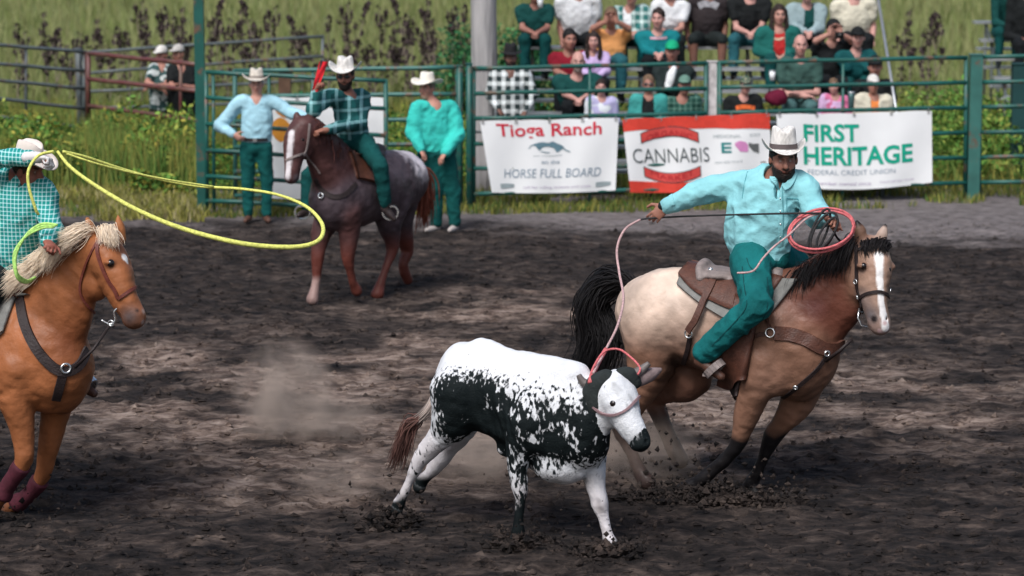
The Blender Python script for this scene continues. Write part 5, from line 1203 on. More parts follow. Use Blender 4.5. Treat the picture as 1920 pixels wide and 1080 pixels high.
tops = [(30, 45), (42, 60), (85, 25), (92, 55), (105, 62), (140, 75), (155, 62), (185, 38), (200, 62), (222, 52), (240, 62), (262, 2), (270, 30), (285, 60), (305, 14), (325, 32), (332, 50), (345, 16), (398, 2), (408, 25), (425, 62), (438, 36), (455, 20), (472, 4), (478, 45), (500, 30), (512, 12), (545, 60), (560, 32), (566, 50), (615, 30), (648, 6), (655, 40), (672, 6), (690, 85), (702, 92), (716, 12), (742, 40), (755, 0), (764, 28), (772, 60), (790, 45), (800, 2), (808, 20), (850, 14), (870, 10), (1690, 62), (1708, 22), (1735, 26), (1758, 30), (1742, 62), (350, 60), (128, 85), (590, 75), (736, 85), (815, 60)]
for i, (px, py) in enumerate(tops):
    Y = 45.5 + 3.5 * ((i * 7) % 5) / 5; top = W(px, py, Y); k = i % 5
    if k not in dprot:
        o = DV[k].build('dock_plant', DOCK, None, cols=True); dprot[k] = o
    else: o = dprot[k].copy(); COL.objects.link(o)
    o.location = (top[0], Y, -.03); h_ = top[2] + .03; o.scale = (1.25 * (-1 if i % 3 == 0 else 1), 1.2, h_)
    tag(o, 'tall dead dock stalk with dark brown seed clusters in front of the meadow', 'weed', 'dead dock stalks along the meadow')

# ================================================================ fences, posts, pole
def paintmetal(name, col, rust=.12):
    m_ = mat(name, col, rough=.45, var=.25, vs=5, bump=.15, bs=60, spec=.5); t_ = m_.node_tree; N_, L_ = t_.nodes, t_.links; b_ = N_['Principled BSDF']; src = b_.inputs['Base Color'].links[0].from_socket
    n = N_.new('ShaderNodeTexNoise'); n.inputs['Scale'].default_value = 7; n.inputs['Detail'].default_value = 7; tc_ = N_.new('ShaderNodeTexCoord'); L_.new(tc_.outputs['Object'], n.inputs[0])
    r_ = N_.new('ShaderNodeMapRange'); r_.inputs[1].default_value = .62 - rust * .5; r_.inputs[2].default_value = .68; L_.new(n.outputs[0], r_.inputs[0])
    x = N_.new('ShaderNodeMix'); x.data_type = 'RGBA'; L_.new(r_.outputs[0], x.inputs[0]); L_.new(src, x.inputs[6]); x.inputs[7].default_value = (.13, .075, .05, 1); L_.new(x.outputs[2], b_.inputs['Base Color']); return m_
GREEN = paintmetal('green_pipe', (.008, .088, .072)); GREENL = paintmetal('worn_green_pipe', (.035, .14, .12)); GREYP = paintmetal('grey_pipe', (.09, .11, .115)); RUST = paintmetal('rusty_pipe', (.12, .035, .035), .3); BROWN = mat('brown_post', (.05, .025, .022), rough=.8)
def panel(name, label, x0, x1, yl, yr, Yl, Yr, m_, r=.027, ups=(), group=None, ends=True, cat='fence panel'):
    o = thing(name, W((x0 + x1) / 2, (yl[-1] + yr[-1]) / 2, (Yl + Yr) / 2) * A(1, 1, 0), label, cat, group)
    for a, b_ in zip(yl, yr):
        mb = MB(); pts = []
        for k in range(7):
            t = k / 6; p = W(x0 * (1 - t) + x1 * t, a * (1 - t) + b_ * t, Yl * (1 - t) + Yr * t); pts.append(p + A(0, 0, .004 * math.sin(k * 2.1 + a)))
        mb.tube(pts, r, 10); mb.build('rail', m_, o)
    for u in (([0, 1] if ends else []) + list(ups)):
        x = x0 * (1 - u) + x1 * u; Y = Yl * (1 - u) + Yr * u; mb = MB(); rr_ = r * (1.05 if u in (0, 1) else .75)
        mb.tube([W(x, (yl[0] * (1 - u) + yr[0] * u), Y) + A(0, .012, .02), A(W(x, 300, Y)[0], Y + .012, max(0, W(x, yl[-1] * (1 - u) + yr[-1] * u, Y)[2] - .2))], rr_, 10); mb.build('upright', m_, o)
    return o
def post(label, px, py_top, Y, r, m_, square=False, name='fence_post', cat='post', zt=None, parts=True):
    x = W(px, 300, Y)[0]; top = W(px, py_top, Y)[2] if zt is None else zt
    o = thing(name, (x, Y, 0), label, cat); mb = MB()
    if square: mb.box((x, Y, top / 2 - .1), r * 2, r * 2, top + .2)
    else: mb.tube([A(x, Y, -.2), A(x, Y, top * .5), A(x, Y, top)], r, 14)
    mb.build('post', m_, o, smooth=not square)
    mb = MB(); mb.box((x, Y, top + .006), r * 2.3, r * 2.3, .012); mb.build('cap', m_, o, smooth=False)
    return o
Yf = lambda x: float(np.interp(x, [880, 1920], [32.75, 33.9])); dy_ = lambda x: -(x - 900) * 20 / 900
RY = [128, 175, 222, 269, 316, 363]
gF = 'green rail fence panels along the arena'
panel('rail_fence', 'green rail panel carrying the red-lettered and the red-bordered banner', 888, 1324, [y + dy_(888) for y in RY], [y + dy_(1324) for y in RY], Yf(888), Yf(1324), GREEN, ups=(.5,), group=gF)
panel('rail_fence', 'green rail panel with the green-lettered banner hung on it', 1350, 1812, [y - 1 + dy_(1350) for y in RY], [y + dy_(1812) for y in RY], Yf(1350), Yf(1812), GREEN, ups=(.5,), group=gF)
panel('rail_fence', 'green rail panel beyond the thick square post, cut by the photo edge', 1838, 2250, [y + dy_(1838) for y in RY], [y + dy_(2250) for y in RY], Yf(1838), Yf(2250), GREEN, ups=(.5,), group=gF)
post('green pipe post at the hinge beside the weathered wooden pole', 880, 120, 32.72, .04, GREEN); post('green pipe latch post behind the man in the bright turquoise shirt', 862, 124, 32.9, .04, GREEN)
post('thick square green post with rust marks between two rail panels', 1825, 103, Yf(1825) + .03, .075, GREENL, True); post('slim green post next to the whitewashed wooden post', 1346, 118, Yf(1346) + .04, .035, GREEN)
post('peeling whitewashed wooden post between two rail panels', 1333, 116, Yf(1335) + .09, .06, mat('white_wood', (.50, .47, .47), rough=.9, var=.5, vs=12, bump=.6, bs=30), True)
post('tall dark green square post rising out of the picture left of the gate', 378, 0, 32.3, .058, GREEN, True, zt=3.6, cat='tall post')
post('dark green post at the far end behind the rail fence', 1907, 120, 36.2, .10, mat('dark_green', (.01, .05, .05)), True)
panel('gate', 'front green rail gate behind the man with his hand on his hip', 386, 723, [135, 183, 232, 281, 330, 376], [152, 204, 254, 303, 350, 392], 32.25, 31.95, GREEN, ups=(.04, .35), cat='gate')
panel('rail_fence', 'rear green rail panel between the gate and the hinge post', 440, 858, [133, 181, 228, 275, 322, 367], [126, 176, 223, 270, 318, 362], 33.3, 33.0, GREENL, ups=(.35,), cat='fence panel')
gL = 'grey pen panels in the weeds'
panel('rail_fence', 'grey rail panel at the photo edge above the left roper', -60, 158, [80, 115, 145, 178, 212], [97, 133, 166, 204, 240], 37.5, 38.6, GREYP, r=.026, ups=(.5,))
panel('gate', 'rusty red-brown rail gate the two onlookers lean on', 166, 372, [100, 148, 198], [121, 171, 226], 38.4, 36.6, RUST, r=.032, ups=(.84,), cat='gate')
panel('rail_fence', 'thin grey rails behind the two onlookers in caps', 160, 605, [98, 137, 172, 203], [68, 105, 150, 190], 40.5, 41.5, GREYP, r=.024, ups=(.5,))
post('dark brown post holding the rusty gate', 168, 98, 38.5, .04, BROWN); post('grey double post between the grey and the rusty panels', 152, 92, 38.7, .045, GREYP)
mb = MB(); mb.tube([W(272, 266, 35.6), W(372, 281, 35.2), W(470, 290, 35.0)], .03, 8); tag(mb.build('loose_rail', RUST), 'rusty loose rail lying in the weeds below the two onlookers', 'rail')
post('short brown wooden post behind the mounted flagman', 536, 135, 34.3, .075, mat('brown_wood', (.12, .07, .045), rough=.9, var=.4, bump=.5), True)
# wooden pole
Yp = 34.6; xp = W(908, 300, Yp)[0]; pl = thing('utility_pole', (xp, Yp, 0), 'weathered grey wooden pole rising out of the picture beside the bleachers', 'pole')
WOODP = mat('grey_wood', (.34, .33, .33), rough=.95, var=.35, vs=7, bump=.9, bs=22, stretch=(1, 1, .12), dist=.03)
mb = MB(); mb.tube([A(xp + .01 * math.sin(k), Yp, -.3 + k * .7) for k in range(10)], [.175 - .002 * k for k in range(10)], 26); mb.build('shaft', WOODP, pl)
for z_ in (.8, 1.6): mb = MB(); mb.tube([A(xp + .18 * math.cos(a), Yp + .18 * math.sin(a), z_) for a in np.linspace(0, 6.28, 25)], .008, 5); mb.build('wire_band', GREYP, pl)

# ================================================================ banners
def banner(name, label, quad, m_, dep, sag=.05, nu=36, nv=14, rip=.012):
    """quad: pixel corners tl, tr, br, bl; returns the object and its surface function"""
    tl, tr, br_, bl = [A(*q) for q in quad]
    def S_(u, v, off=0.0):
        p = (tl * (1 - u) + tr * u) * (1 - v) + (bl * (1 - u) + br_ * u) * v
        q = W(p[0], p[1], dep(p[0]) - off - .045 - rip * math.sin(u * 17 + v * 2.2) * (.4 + v) - rip * .6 * math.sin(u * 7 + 1 + 3 * v))
        q[2] -= sag * math.sin(math.pi * u) * (.35 + .65 * v) * (1 if v > .02 else .5) - .012 * abs(math.sin(math.pi * u * 4)) * (1 - v); return q
    vs = [S_(i / nu, j / nv) for i in range(nu + 1) for j in range(nv + 1)]; n = len(vs); fs = []
    for i in range(nu):
        for j in range(nv): q = (i * (nv + 1) + j, i * (nv + 1) + j + 1, (i + 1) * (nv + 1) + j + 1, (i + 1) * (nv + 1) + j); fs += [q, tuple(x + n for x in q[::-1])]
    vs += [v + A(0, .004, 0) for v in vs]
    o = thing(name, W((tl[0] + tr[0]) / 2, (bl[1] + br_[1]) / 2, dep(tl[0])), label, 'banner'); mesh('sheet', vs, fs, m_, o)
    for u in np.linspace(.02, .98, 5):
        mb = MB()
        a = S_(u, .015, .005); mb.tube([a + A(.018 * math.cos(t_), 0, .018 * math.sin(t_) - .004) for t_ in np.linspace(0, 6.28, 9)], .004, 5)
        mb.tube([a, a + A(0, .02, .05)], .005, 5)
        mb.build('grommet', mat('grommet', (.3, .3, .3), rough=.4, metal=.6), o)
    return o, S_
VINYL = mat('white_vinyl', (.84, .86, .87), rough=.5, var=.04, vs=3, bump=.1, bs=10, spec=.4)
INK = {}
def ink(n, c): return mat('ink_' + n, c, rough=.6, var=.12, vs=14, bump=0)
def text3(body, parent, S_, u0, u1, v0, v1, m_, name='lettering', bold=.0, off=.006, arc=0.0, shear=0):
    c = bpy.data.curves.new('txt', 'FONT'); c.body = body; c.size = 1; c.offset = bold; c.resolution_u = 3; c.shear = shear
    o = bpy.data.objects.new('txt', c); COL.objects.link(o); bpy.context.view_layer.update()
    me = bpy.data.meshes.new_from_object(o.evaluated_get(bpy.context.evaluated_depsgraph_get())); bpy.data.objects.remove(o)
    bm = bmesh.new(); bm.from_mesh(me); bmesh.ops.triangulate(bm, faces=bm.faces)
    v = np.array([x.co[:] for x in bm.verts]); f = [tuple(x.index for x in q.verts) for q in bm.faces]; bm.free(); bpy.data.meshes.remove(me)
    lo, hi = v.min(0), v.max(0); U_ = (v[:, 0] - lo[0]) / (hi[0] - lo[0]); Vv = 1 - (v[:, 1] - lo[1]) / (hi[1] - lo[1])
    pts = [S_(u0 + (u1 - u0) * a, v0 + (v1 - v0) * b_ + arc * (1 - (2 * a - 1) ** 2), off) for a, b_ in zip(U_, Vv)]
    iv = sorted((min(v[i, 0] for i in q), max(v[i, 0] for i in q), k) for k, q in enumerate(f)); grp = [[iv[0][2]]]; mxx = iv[0][1]
    for a, b_, k in iv[1:]:
        if a > mxx + .17: grp.append([])
        grp[-1].append(k); mxx = max(mxx, b_)
    for g_ in grp:
        ids = sorted({i for k in g_ for i in f[k]}); mp_ = {i: n for n, i in enumerate(ids)}
        mesh(name, [pts[i] for i in ids], [tuple(mp_[i] for i in f[k]) for k in g_], m_, parent, False)
def patch(parent, S_, outline, m_, name='mark', off=.005):
    """a printed shape given as a strip of (u, v_top, v_bottom)"""
    vs, fs = [], []
    for u, a, b_ in outline: vs += [S_(u, a, off), S_(u, (a + b_) / 2, off), S_(u, b_, off)]
    for i in range(len(outline) - 1):
        for k in (0, 1): fs.append((3 * i + k, 3 * i + k + 1, 3 * i + 4 + k, 3 * i + 3 + k))
    return mesh(name, vs, fs, m_, parent, False)
dF = lambda x: Yf(x)
o1, S1 = banner('banner', 'white banner with red ranch lettering and a small horse drawing, nearest the wooden pole', [(900, 228), (1160, 222), (1154, 357), (922, 361)], VINYL, dF, sag=.02)
text3('Tioga Ranch', o1, S1, .11, .88, .045, .275, ink('red', (.62, .03, .06)), bold=.018)
text3('HORSE FULL BOARD', o1, S1, .12, .88, .67, .79, ink('blue_grey', (.16, .24, .32)), bold=-.005, shear=.2)
text3('call for riding lessons and trails', o1, S1, .26, .80, .90, .945, ink('mauve', (.45, .38, .52)))
text3('on the', o1, S1, .42, .56, .545, .60, ink('blue_grey', (.2, .25, .3)))
for (a, b_) in ((.08, .19), (.84, .96)): patch(o1, S1, [(a, .875, .94), ((a + b_) / 2, .868, .935), (b_, .875, .92)], ink('grey', (.30, .36, .38)))
patch(o1, S1, [(.36, .49, .497), (.5, .485, .492), (.58, .48, .487)], ink('grey', (.3, .36, .38)))
hl_ = [(.34, .355, .36), (.38, .325, .35), (.41, .31, .42), (.44, .30, .37), (.48, .31, .36), (.52, .29, .38), (.545, .32, .45), (.57, .34, .42), (.59, .36, .40), (.61, .41, .43), (.645, .44, .455)]
patch(o1, S1, hl_, ink('teal_grey', (.12, .22, .27)), name='horse_drawing')
patch(o1, S1, [(.42, .42, .43), (.45, .435, .45), (.49, .44, .45)], ink('teal_grey', (.12, .22, .27)), name='horse_drawing')
patch(o1, S1, [(.35, .36, .375), (.33, .385, .395)][::-1], ink('teal_grey', (.12, .22, .27)), name='horse_drawing')
o2, S2 = banner('banner', 'white banner with red borders and curved red ribbons, middle of the three', [(1167, 224), (1443, 213), (1447, 352), (1182, 361)], VINYL, dF, sag=.025, rip=.018)
RED = ink('orange_red', (.66, .055, .035)); BLK = ink('black', (.03, .05, .055))
patch(o2, S2, [(u, .0, .19 - .04 * math.sin(u * 3.2 + .5)) for u in np.linspace(0, 1, 20)], RED, 'red_border'); patch(o2, S2, [(u, .84 + .03 * math.sin(u * 3), 1.0) for u in np.linspace(0, 1, 20)], RED, 'red_border')
for s_, vc in ((-1, .30), (1, .80)):
    ar = lambda u, k: vc + s_ * (-.115 * (1 - ((u - .31) / .22) ** 2) * -1 + .10) * -1 if False else (.27 - .10 * (1 - ((u - .31) / .21) ** 2) if s_ < 0 else .69 + .10 * (1 - ((u - .31) / .21) ** 2))
    us = np.linspace(.11, .51, 16)
    patch(o2, S2, [(u, ar(u, 0) - .055, ar(u, 0) + .085) for u in us], BLK, 'ribbon_outline', .006); patch(o2, S2, [(u, ar(u, 0) - .043, ar(u, 0) + .073) for u in us[0:] * .97 + .0093], ink('rib_red', (.62, .07, .06)), 'ribbon', .009)
text3('ORGANIC', o2, S2, .15, .47, .245, .315, ink('deep_red', (.40, .01, .02)), arc=-.075, off=.012)
text3('MARKET', o2, S2, .16, .46, .685, .755, ink('deep_red', (.40, .01, .02)), arc=.085, off=.012)
text3('CANNABIS', o2, S2, .045, .575, .41, .60, BLK, bold=-.008, off=.009)
text3('MEDICINAL', o2, S2, .61, .80, .255, .30, ink('grey', (.3, .36, .38))); text3('CO', o2, S2, .86, .93, .265, .30, ink('grey', (.3, .36, .38)))
patch(o2, S2, [(.66, .36, .50), (.68, .36, .50)], ink('teal', (.02, .22, .22)), 'logo'); [patch(o2, S2, [(.68, v, v + .03), (.73, v, v + .03)], ink('teal', (.02, .22, .22)), 'logo') for v in (.36, .415, .47)]
patch(o2, S2, [(.755, .37, .40), (.79, .345, .49), (.83, .37, .50), (.845, .41, .50)], ink('pink', (.62, .25, .50)), 'logo'); patch(o2, S2, [(.85, .38, .43), (.88, .40, .50), (.92, .40, .53)], ink('dark_grey', (.12, .13, .13)), 'logo')
text3('open daily 10 to 8', o2, S2, .61, .80, .60, .64, ink('grey', (.3, .36, .38)))
o3, S3 = banner('banner', 'white banner with big green lettering behind the rider in the aqua shirt', [(1456, 215), (1747, 208), (1748, 342), (1462, 348)], VINYL, dF, sag=.07)
GR = ink('green', (.0, .36, .24))
text3('FIRST', o3, S3, .17, .53, .13, .37, GR, bold=.03); text3('HERITAGE', o3, S3, .165, .875, .43, .685, GR, bold=.03)
text3('FEDERAL CREDIT UNION', o3, S3, .19, .76, .745, .81, ink('blue_grey', (.38, .42, .55)), bold=-.01)
text3('member owned since', o3, S3, .24, .60, .90, .945, ink('mauve', (.5, .48, .6))); text3('insured by ncua', o3, S3, .66, .88, .90, .94, ink('mauve', (.5, .48, .6)))
o4, S4 = banner('banner', 'plain white banner with an orange emblem behind the bars of the gate', [(498, 184), (726, 184), (722, 372), (502, 372)], VINYL, lambda x: 32.62, sag=.01)
OR_ = ink('orange', (.72, .30, .04)); patch(o4, S4, [(.02 + .2 * t, .30 - .10 * math.sin(math.pi * t) , .30 + .14 * math.sin(math.pi * t)) for t in np.linspace(0, 1, 9)], OR_, 'emblem'); patch(o4, S4, [(.08 + .16 * t, .14 - .05 * math.sin(math.pi * t), .14 + .06 * math.sin(math.pi * t)) for t in np.linspace(0, 1, 9)], OR_, 'emblem')
# ================================================================ bleachers
ALU = mat('aluminium', (.52, .54, .56), rough=.35, var=.1, metal=.7, bump=.05)
seat_z = lambda r_: .48 + .25 * r_; row_Y = lambda r_: 33.95 + .62 * r_
def bleacher(x0, x1, rows, label, Yo=0.0):
    xa, xb = x0, x1; o = thing('bleachers', ((xa + xb) / 2, 35.5 + Yo, 0), label, 'bleachers')
    for r_ in range(rows):
        mb = MB(); mb.box(((xa + xb) / 2, row_Y(r_) + Yo, seat_z(r_) - .02), xb - xa, .26, .04); mb.build('seat_plank', ALU, o, False)
        if r_: mb = MB(); mb.box(((xa + xb) / 2, row_Y(r_) - .36 + Yo, seat_z(r_) - .42), xb - xa, .26, .035); mb.build('foot_plank', ALU, o, False)
    for x in np.linspace(xa + .2, xb - .2, 4):
        mb = MB(); mb.tube([A(x, row_Y(0) + Yo, .1), A(x, row_Y(rows - 1) + Yo, seat_z(rows - 1) - .06)], .025, 6)
        for r_ in range(0, rows): mb.tube([A(x, row_Y(r_) + Yo, 0), A(x, row_Y(r_) + Yo, seat_z(r_) - .04)], .022, 6)
        mb.build('frame', GREYP, o)
    mb = MB(); mb.tube(catmull([A(xb + .05, row_Y(0) + Yo, seat_z(0) + .1), A(xb + .05, row_Y(rows - 1) + Yo, seat_z(rows - 1) + 1.0)], 2), .02, 6); mb.build('guard_rail', ALU, o)
    return o
bleacher(W(972, 100, 35)[0], W(1668, 100, 35)[0], 6, 'aluminium bleachers full of spectators behind the arena fence')
bleacher(W(1868, 60, 41)[0], W(2300, 60, 41)[0], 6, 'second stand of bleachers at the far end of the fence', Yo=6)
# ================================================================ people on the ground
def stand(label, head_, face, feet, sh, el_, wr_, hip, kn, shirt, pants, boot, Yb, sk, **k):
    q = lambda p, d=0.: W(p[0], p[1], Yb + (p[2] if len(p) > 2 else 0) + d)
    P = dict(head=q(head_), face=face, shl=q(sh[0]), shr=q(sh[1]), chest=(q(sh[0]) + q(sh[1])) / 2 - A(0, 0, .17), pelvis=q(hip), ell=q(el_[0]), elr=q(el_[1]), wrl=q(wr_[0]), wrr=q(wr_[1]),
             hipl=q(hip) + A(-.09, 0, -.06), hipr=q(hip) + A(.09, 0, -.06), knl=q(kn[0]), knr=q(kn[1]), anl=q(feet[0]), anr=q(feet[1]))
    for s_ in 'lr': P['an' + s_][2] = max(.09, P['an' + s_][2]); P['to' + s_] = P['an' + s_] + nz(face * A(1, 1, 0)) * .17 + A(-.03 if s_ == 'l' else .03, 0, -.06)
    P.update(k.pop('extra', {})); return person(label, P, sk, shirt, pants, boot, h=.012, base=(P['anl'] + P['anr']) / 2 * A(1, 1, 0), **k)
LB = cloth('pale_blue', (.34, .58, .68)); TQ = cloth('turquoise', (.045, .52, .45))
stand('older man in pale blue shirt with hand on hip in front of the gate', (481, 158), A(.05, -1, -.05), [(466, 407), (500, 405)], [(450, 192), (514, 192)], [(412, 236, -.05), (548, 212, -.1)], [(438, 252, -.16), (578, 220, -.3)], (480, 272), [(464, 338), (500, 338)], LB, TEALM, BOOT, 31.6, (.52, .27, .21),
      hat='cowboy', hat_m=mat('bone_straw', (.62, .57, .50), rough=.8, var=.3, vs=40, stretch=(1, 1, .35)), band=mat('hat_band2', (.25, .22, .2)), hair_c=(.35, .33, .32), beard=None, belt=True, cut_z=W(480, 266, 31.6)[2], extra=dict(hdl=A(.8, -.3, -.5), pnl=A(.2, .8, .2)), leg_r=.98, hatkw=dict(side=.19, fb_=.2, curl=.06), arm_r=1.1)
stand('stout man in a bright turquoise shirt and cream straw hat standing by the hinge post', (800, 166), A(-.55, -1, -.05), [(818, 424), (852, 428)], [(782, 202, -.1), (846, 202, .1)], [(774, 248, -.14), (858, 252, 0)], [(790, 282, -.28), (834, 288, -.2)], (818, 285), [(815, 355, -.05), (850, 357)], TQ, TEALM, SHOE, 30.75, (.52, .25, .19),
      hat='cowboy', hat_m=mat('cream_felt', (.78, .74, .66), rough=.9, var=.06), hair_c=(.2, .16, .13), wide=1.42, leg_r=1.2, arm_r=1.3, hatkw=dict(side=.19, fb_=.2, curl=.05), torso=None)
FLOR = mat('floral_cloth', (.03, .055, .06), rough=.85, var=.1)
def spots(name, base, dot, sc, th=.52):
    m_ = mat(name, base, rough=.85, var=.1, bump=.3, bs=20); t_ = m_.node_tree; N_, L_ = t_.nodes, t_.links; b_ = N_['Principled BSDF']; src = b_.inputs['Base Color'].links[0].from_socket
    n = N_.new('ShaderNodeTexNoise'); n.inputs['Scale'].default_value = sc; n.inputs['Detail'].default_value = 1; tc_ = N_.new('ShaderNodeTexCoord'); L_.new(tc_.outputs['Object'], n.inputs[0])
    r_ = N_.new('ShaderNodeMapRange'); r_.inputs[1].default_value = th; r_.inputs[2].default_value = th + .03; L_.new(n.outputs[0], r_.inputs[0]); x = N_.new('ShaderNodeMix'); x.data_type = 'RGBA'; L_.new(r_.outputs[0], x.inputs[0]); L_.new(src, x.inputs[6]); x.inputs[7].default_value = (*dot, 1); L_.new(x.outputs[2], b_.inputs['Base Color']); return m_
FLOR = spots('flower_print_cloth', (.03, .075, .075), (.50, .55, .55), 11)
BLKC = cloth('black', (.012, .014, .015)); CAPG = cloth('grey_cap', (.42, .40, .38)); CAPW = cloth('white_cap', (.6, .58, .55)); BLKD = denim('black2', (.008, .01, .012))
stand('onlooker in a dark flower-print shirt and pale cap leaning on the rusty gate', (303, 103), A(-.4, -1, -.15), [(300, 292), (318, 292)], [(288, 130, -.02), (320, 131)], [(276, 155, -.18), (312, 160, -.2)], [(300, 166, -.3), (285, 163, -.32)], (305, 208), [(300, 245), (316, 245)], FLOR, BLKD, BOOTD, 38.6, (.42, .2, .15), hat='cap', hat_m=CAPW, hair_c=(.1, .08, .06), sleeve='short', wide=1.05)
stand('heavy onlooker in a black shirt and grey cap leaning on the rusty gate', (334, 101), A(-.5, -1, -.1), [(335, 292), (356, 292)], [(322, 132, -.05), (358, 133)], [(322, 162, -.2), (362, 166, -.08)], [(304, 160, -.3), (336, 160, -.28)], (342, 205), [(336, 245), (354, 245)], BLKC, BLKD, BOOTD, 38.4, (.42, .2, .15), hat='cap', hat_m=CAPG, hair_c=(.1, .08, .06), sleeve='short', wide=1.2)
CHK = checkmat('black_white_check', (.016, .03, .032), (.75, .80, .80), 8.5, .45, 8.5)
stand('dark-bearded man in black and white checked shirt and black hat behind the fence', (957, 108), A(.15, -1, -.1), [(945, 372), (970, 372)], [(930, 140), (984, 141)], [(918, 178, -.05), (1000, 178, -.05)], [(935, 205, -.22), (985, 208, -.22)], (957, 232), [(946, 300), (970, 300)], CHK, BLKD, BOOTD, 34.3, (.16, .08, .06),
      hat='cowboy', hat_m=HATK, hair_c=(.01, .01, .01), beard=((.01, .008, .008), 1), hatkw=dict(side=.16, fb_=.17, curl=.02, hgt=.12), wide=1.15)

# ================================================================ spectators
def seated(label, px, py, row, sk, shirt, pants, pose='lap', g=1.08, dYs=0.0, turn=0.0, yaw=None, **k):
    Y0 = row_Y(row) + k.pop('Yo', 0.0); hd_ = W(px, py, Y0 - .08 + dYs - {'knees': .16, 'cross': .18, 'chin': .2}.get(pose, .0)); sz = seat_z(row)
    if g < .9: sz = min(sz, hd_[2] - .55)
    sz = min(sz, hd_[2] - .60 * g); dz = min(hd_[2] - sz, .86 * g); sz = max(sz, hd_[2] - dz - .1)
    x = hd_[0]; tilt = k.pop('tilt', 0.0); k.setdefault('arm_r', .95); lean_ = {'knees': .16, 'cross': .18, 'chin': .2}.get(pose, .03) + rnd.random() * .05; turn = turn or rnd.uniform(-.45, .35); tilt_r = rnd.uniform(-.03, .03); wd = .18 * g * k.get('wide', 1.0); pz = sz + .10
    cz = hd_[2] - .235 * g
    P = dict(head=hd_, face=A(math.sin(turn), -math.cos(turn), -.08), shl=A(x - wd + tilt_r, Y0 + .03 - lean_, cz + tilt_r * .6), shr=A(x + wd + tilt_r, Y0 + .03 - lean_, cz - tilt_r * .6), chest=A(x + tilt_r, Y0 + .02 - lean_ * .75, cz - .17 * g), pelvis=A(x + tilt * 1.5, Y0 + .06, pz))
    ks = k.pop('knee', .14)
    for s_, sg in (('l', -1), ('r', 1)):
        P['hip' + s_] = A(x + sg * .09 + tilt * 1.5, Y0 - .04, pz); P['kn' + s_] = A(x + sg * ks, Y0 - .42 * g, sz + .12); P['an' + s_] = A(x + sg * (ks - .01), Y0 - .38, sz - .30 * g); P['to' + s_] = P['an' + s_] + A(sg * .03, -.16, -.07)
        sh_ = P['sh' + s_]
        if pose == 'lap': P['el' + s_] = A(sh_[0] + sg * .05, Y0 - .03, pz + .12 * g); P['wr' + s_] = A(x + sg * .08, Y0 - .22, pz + .08)
        if pose == 'knees': P['el' + s_] = A(x + sg * .17, Y0 - .25, pz + .16); P['wr' + s_] = A(x + sg * .05, Y0 - .46, pz + .12)
        if pose == 'cross': P['el' + s_] = A(x + sg * .24, Y0 - .2, pz + .17); P['wr' + s_] = A(x - sg * .08, Y0 - .36, pz + .16 + .02 * sg)
        if pose == 'side': P['el' + s_] = A(x + sg * .27, Y0 + .02, pz + .16); P['wr' + s_] = A(x + sg * .24, Y0 - .15, pz - .02)
        if pose == 'camera': P['el' + s_] = A(x + sg * .24, Y0 - .16, hd_[2] - .14); P['wr' + s_] = A(x + sg * .07, Y0 - .27, hd_[2] - .04)
        if pose == 'chin': P['el' + s_] = A(x + sg * .14, Y0 - .3, pz + .22); P['wr' + s_] = A(x + sg * .05, Y0 - .2, hd_[2] - .17 * g)
    if pose == 'camera': P['hdl'] = A(.2, -.1, 1); P['hdr'] = A(-.2, -.1, 1)
    r_ = person(label, P, sk, shirt, pants, k.pop('boot', BOOTD), h=k.pop('h', .0145), g=g, base=A(x, Y0, seat_z(row)), group='spectators on the bleachers', collar=k.pop('collar', False), **k)
    return r_
def show(q, pts, wd, c_, per=4): strap_px('print', q[2], pts, wd, mat('print_%d' % int(c_[0] * 999 + c_[1] * 99), c_, rough=.9, var=.5, vs=30), q[0], th=.004, off=.003, per=per)
F1, F2, F3, F4, F5 = (.46, .24, .19), (.36, .17, .13), (.52, .28, .24), (.18, .085, .06), (.40, .19, .14)
c = cloth
HB, HD, HL, HG = (.025, .015, .012), (.008, .007, .007), (.16, .10, .06), (.30, .28, .27)
JN = denim('blue_teal', (.02, .10, .12)); JD = TEALD; BJ = BLKD
# top row: heads above the photo
seated('spectator in a dark green top holding a white cup, top row by the wooden pole', 1003, -14, 5, F2, c('deep_green', (.008, .06, .055)), JD, 'knees', hair_c=HB, sleeve='short', collar=False)
seated('spectator in a loose white t-shirt, top row left part of the stand', 1087, -32, 5, F2, c('white', (.70, .72, .74)), BJ, 'side', hair_c=HB, sleeve='short', wide=1.25)
seated('spectator in a green and white plaid shirt over a white tee, behind the orange shirt', 1185, -10, 5, F1, c('white', (.70, .72, .74)), JD, 'knees', vest=(checkmat('green_white_check', (.02, .14, .13), (.5, .62, .6), 9, .4), .06), hair_c=HB)
seated('spectator in a white top with a pink drink, behind the teal hoodie', 1255, -22, 5, F1, c('white', (.70, .72, .74)), c('dark_skirt', (.015, .02, .02)), 'knees', hair_c=HL, sleeve='short')
q_ = seated('spectator in a dark print tee and shorts with bare legs, top row', 1325, -30, 5, F4, c('charcoal', (.035, .028, .03)), c('dark_skirt', (.015, .02, .02)), 'side', hair_c=HD, sleeve='short', bare_leg=True, wide=1.1, knee=.2)
show(q_, [(1310, 12), (1322, 7), (1336, 8), (1346, 13)], .10, (.28, .28, .30))
seated('spectator in a black top and teal jeans with forearms on knees, top row', 1405, -26, 5, F3, c('black', (.012, .014, .015)), JN, 'knees', hair_c=HB, sleeve='short', wide=1.2, knee=.22)
seated('spectator in an open pale denim jacket over a dark green tee', 1513, -14, 5, F3, c('deep_green', (.008, .06, .055)), BJ, 'knees', vest=(c('pale_denim', (.27, .36, .38)), .07), hair_c=HL)
seated('spectator in a cream t-shirt at the end of the top row', 1604, -24, 5, F3, c('cream', (.60, .57, .46)), BJ, 'side', hair_c=HB, sleeve='short', wide=1.25)
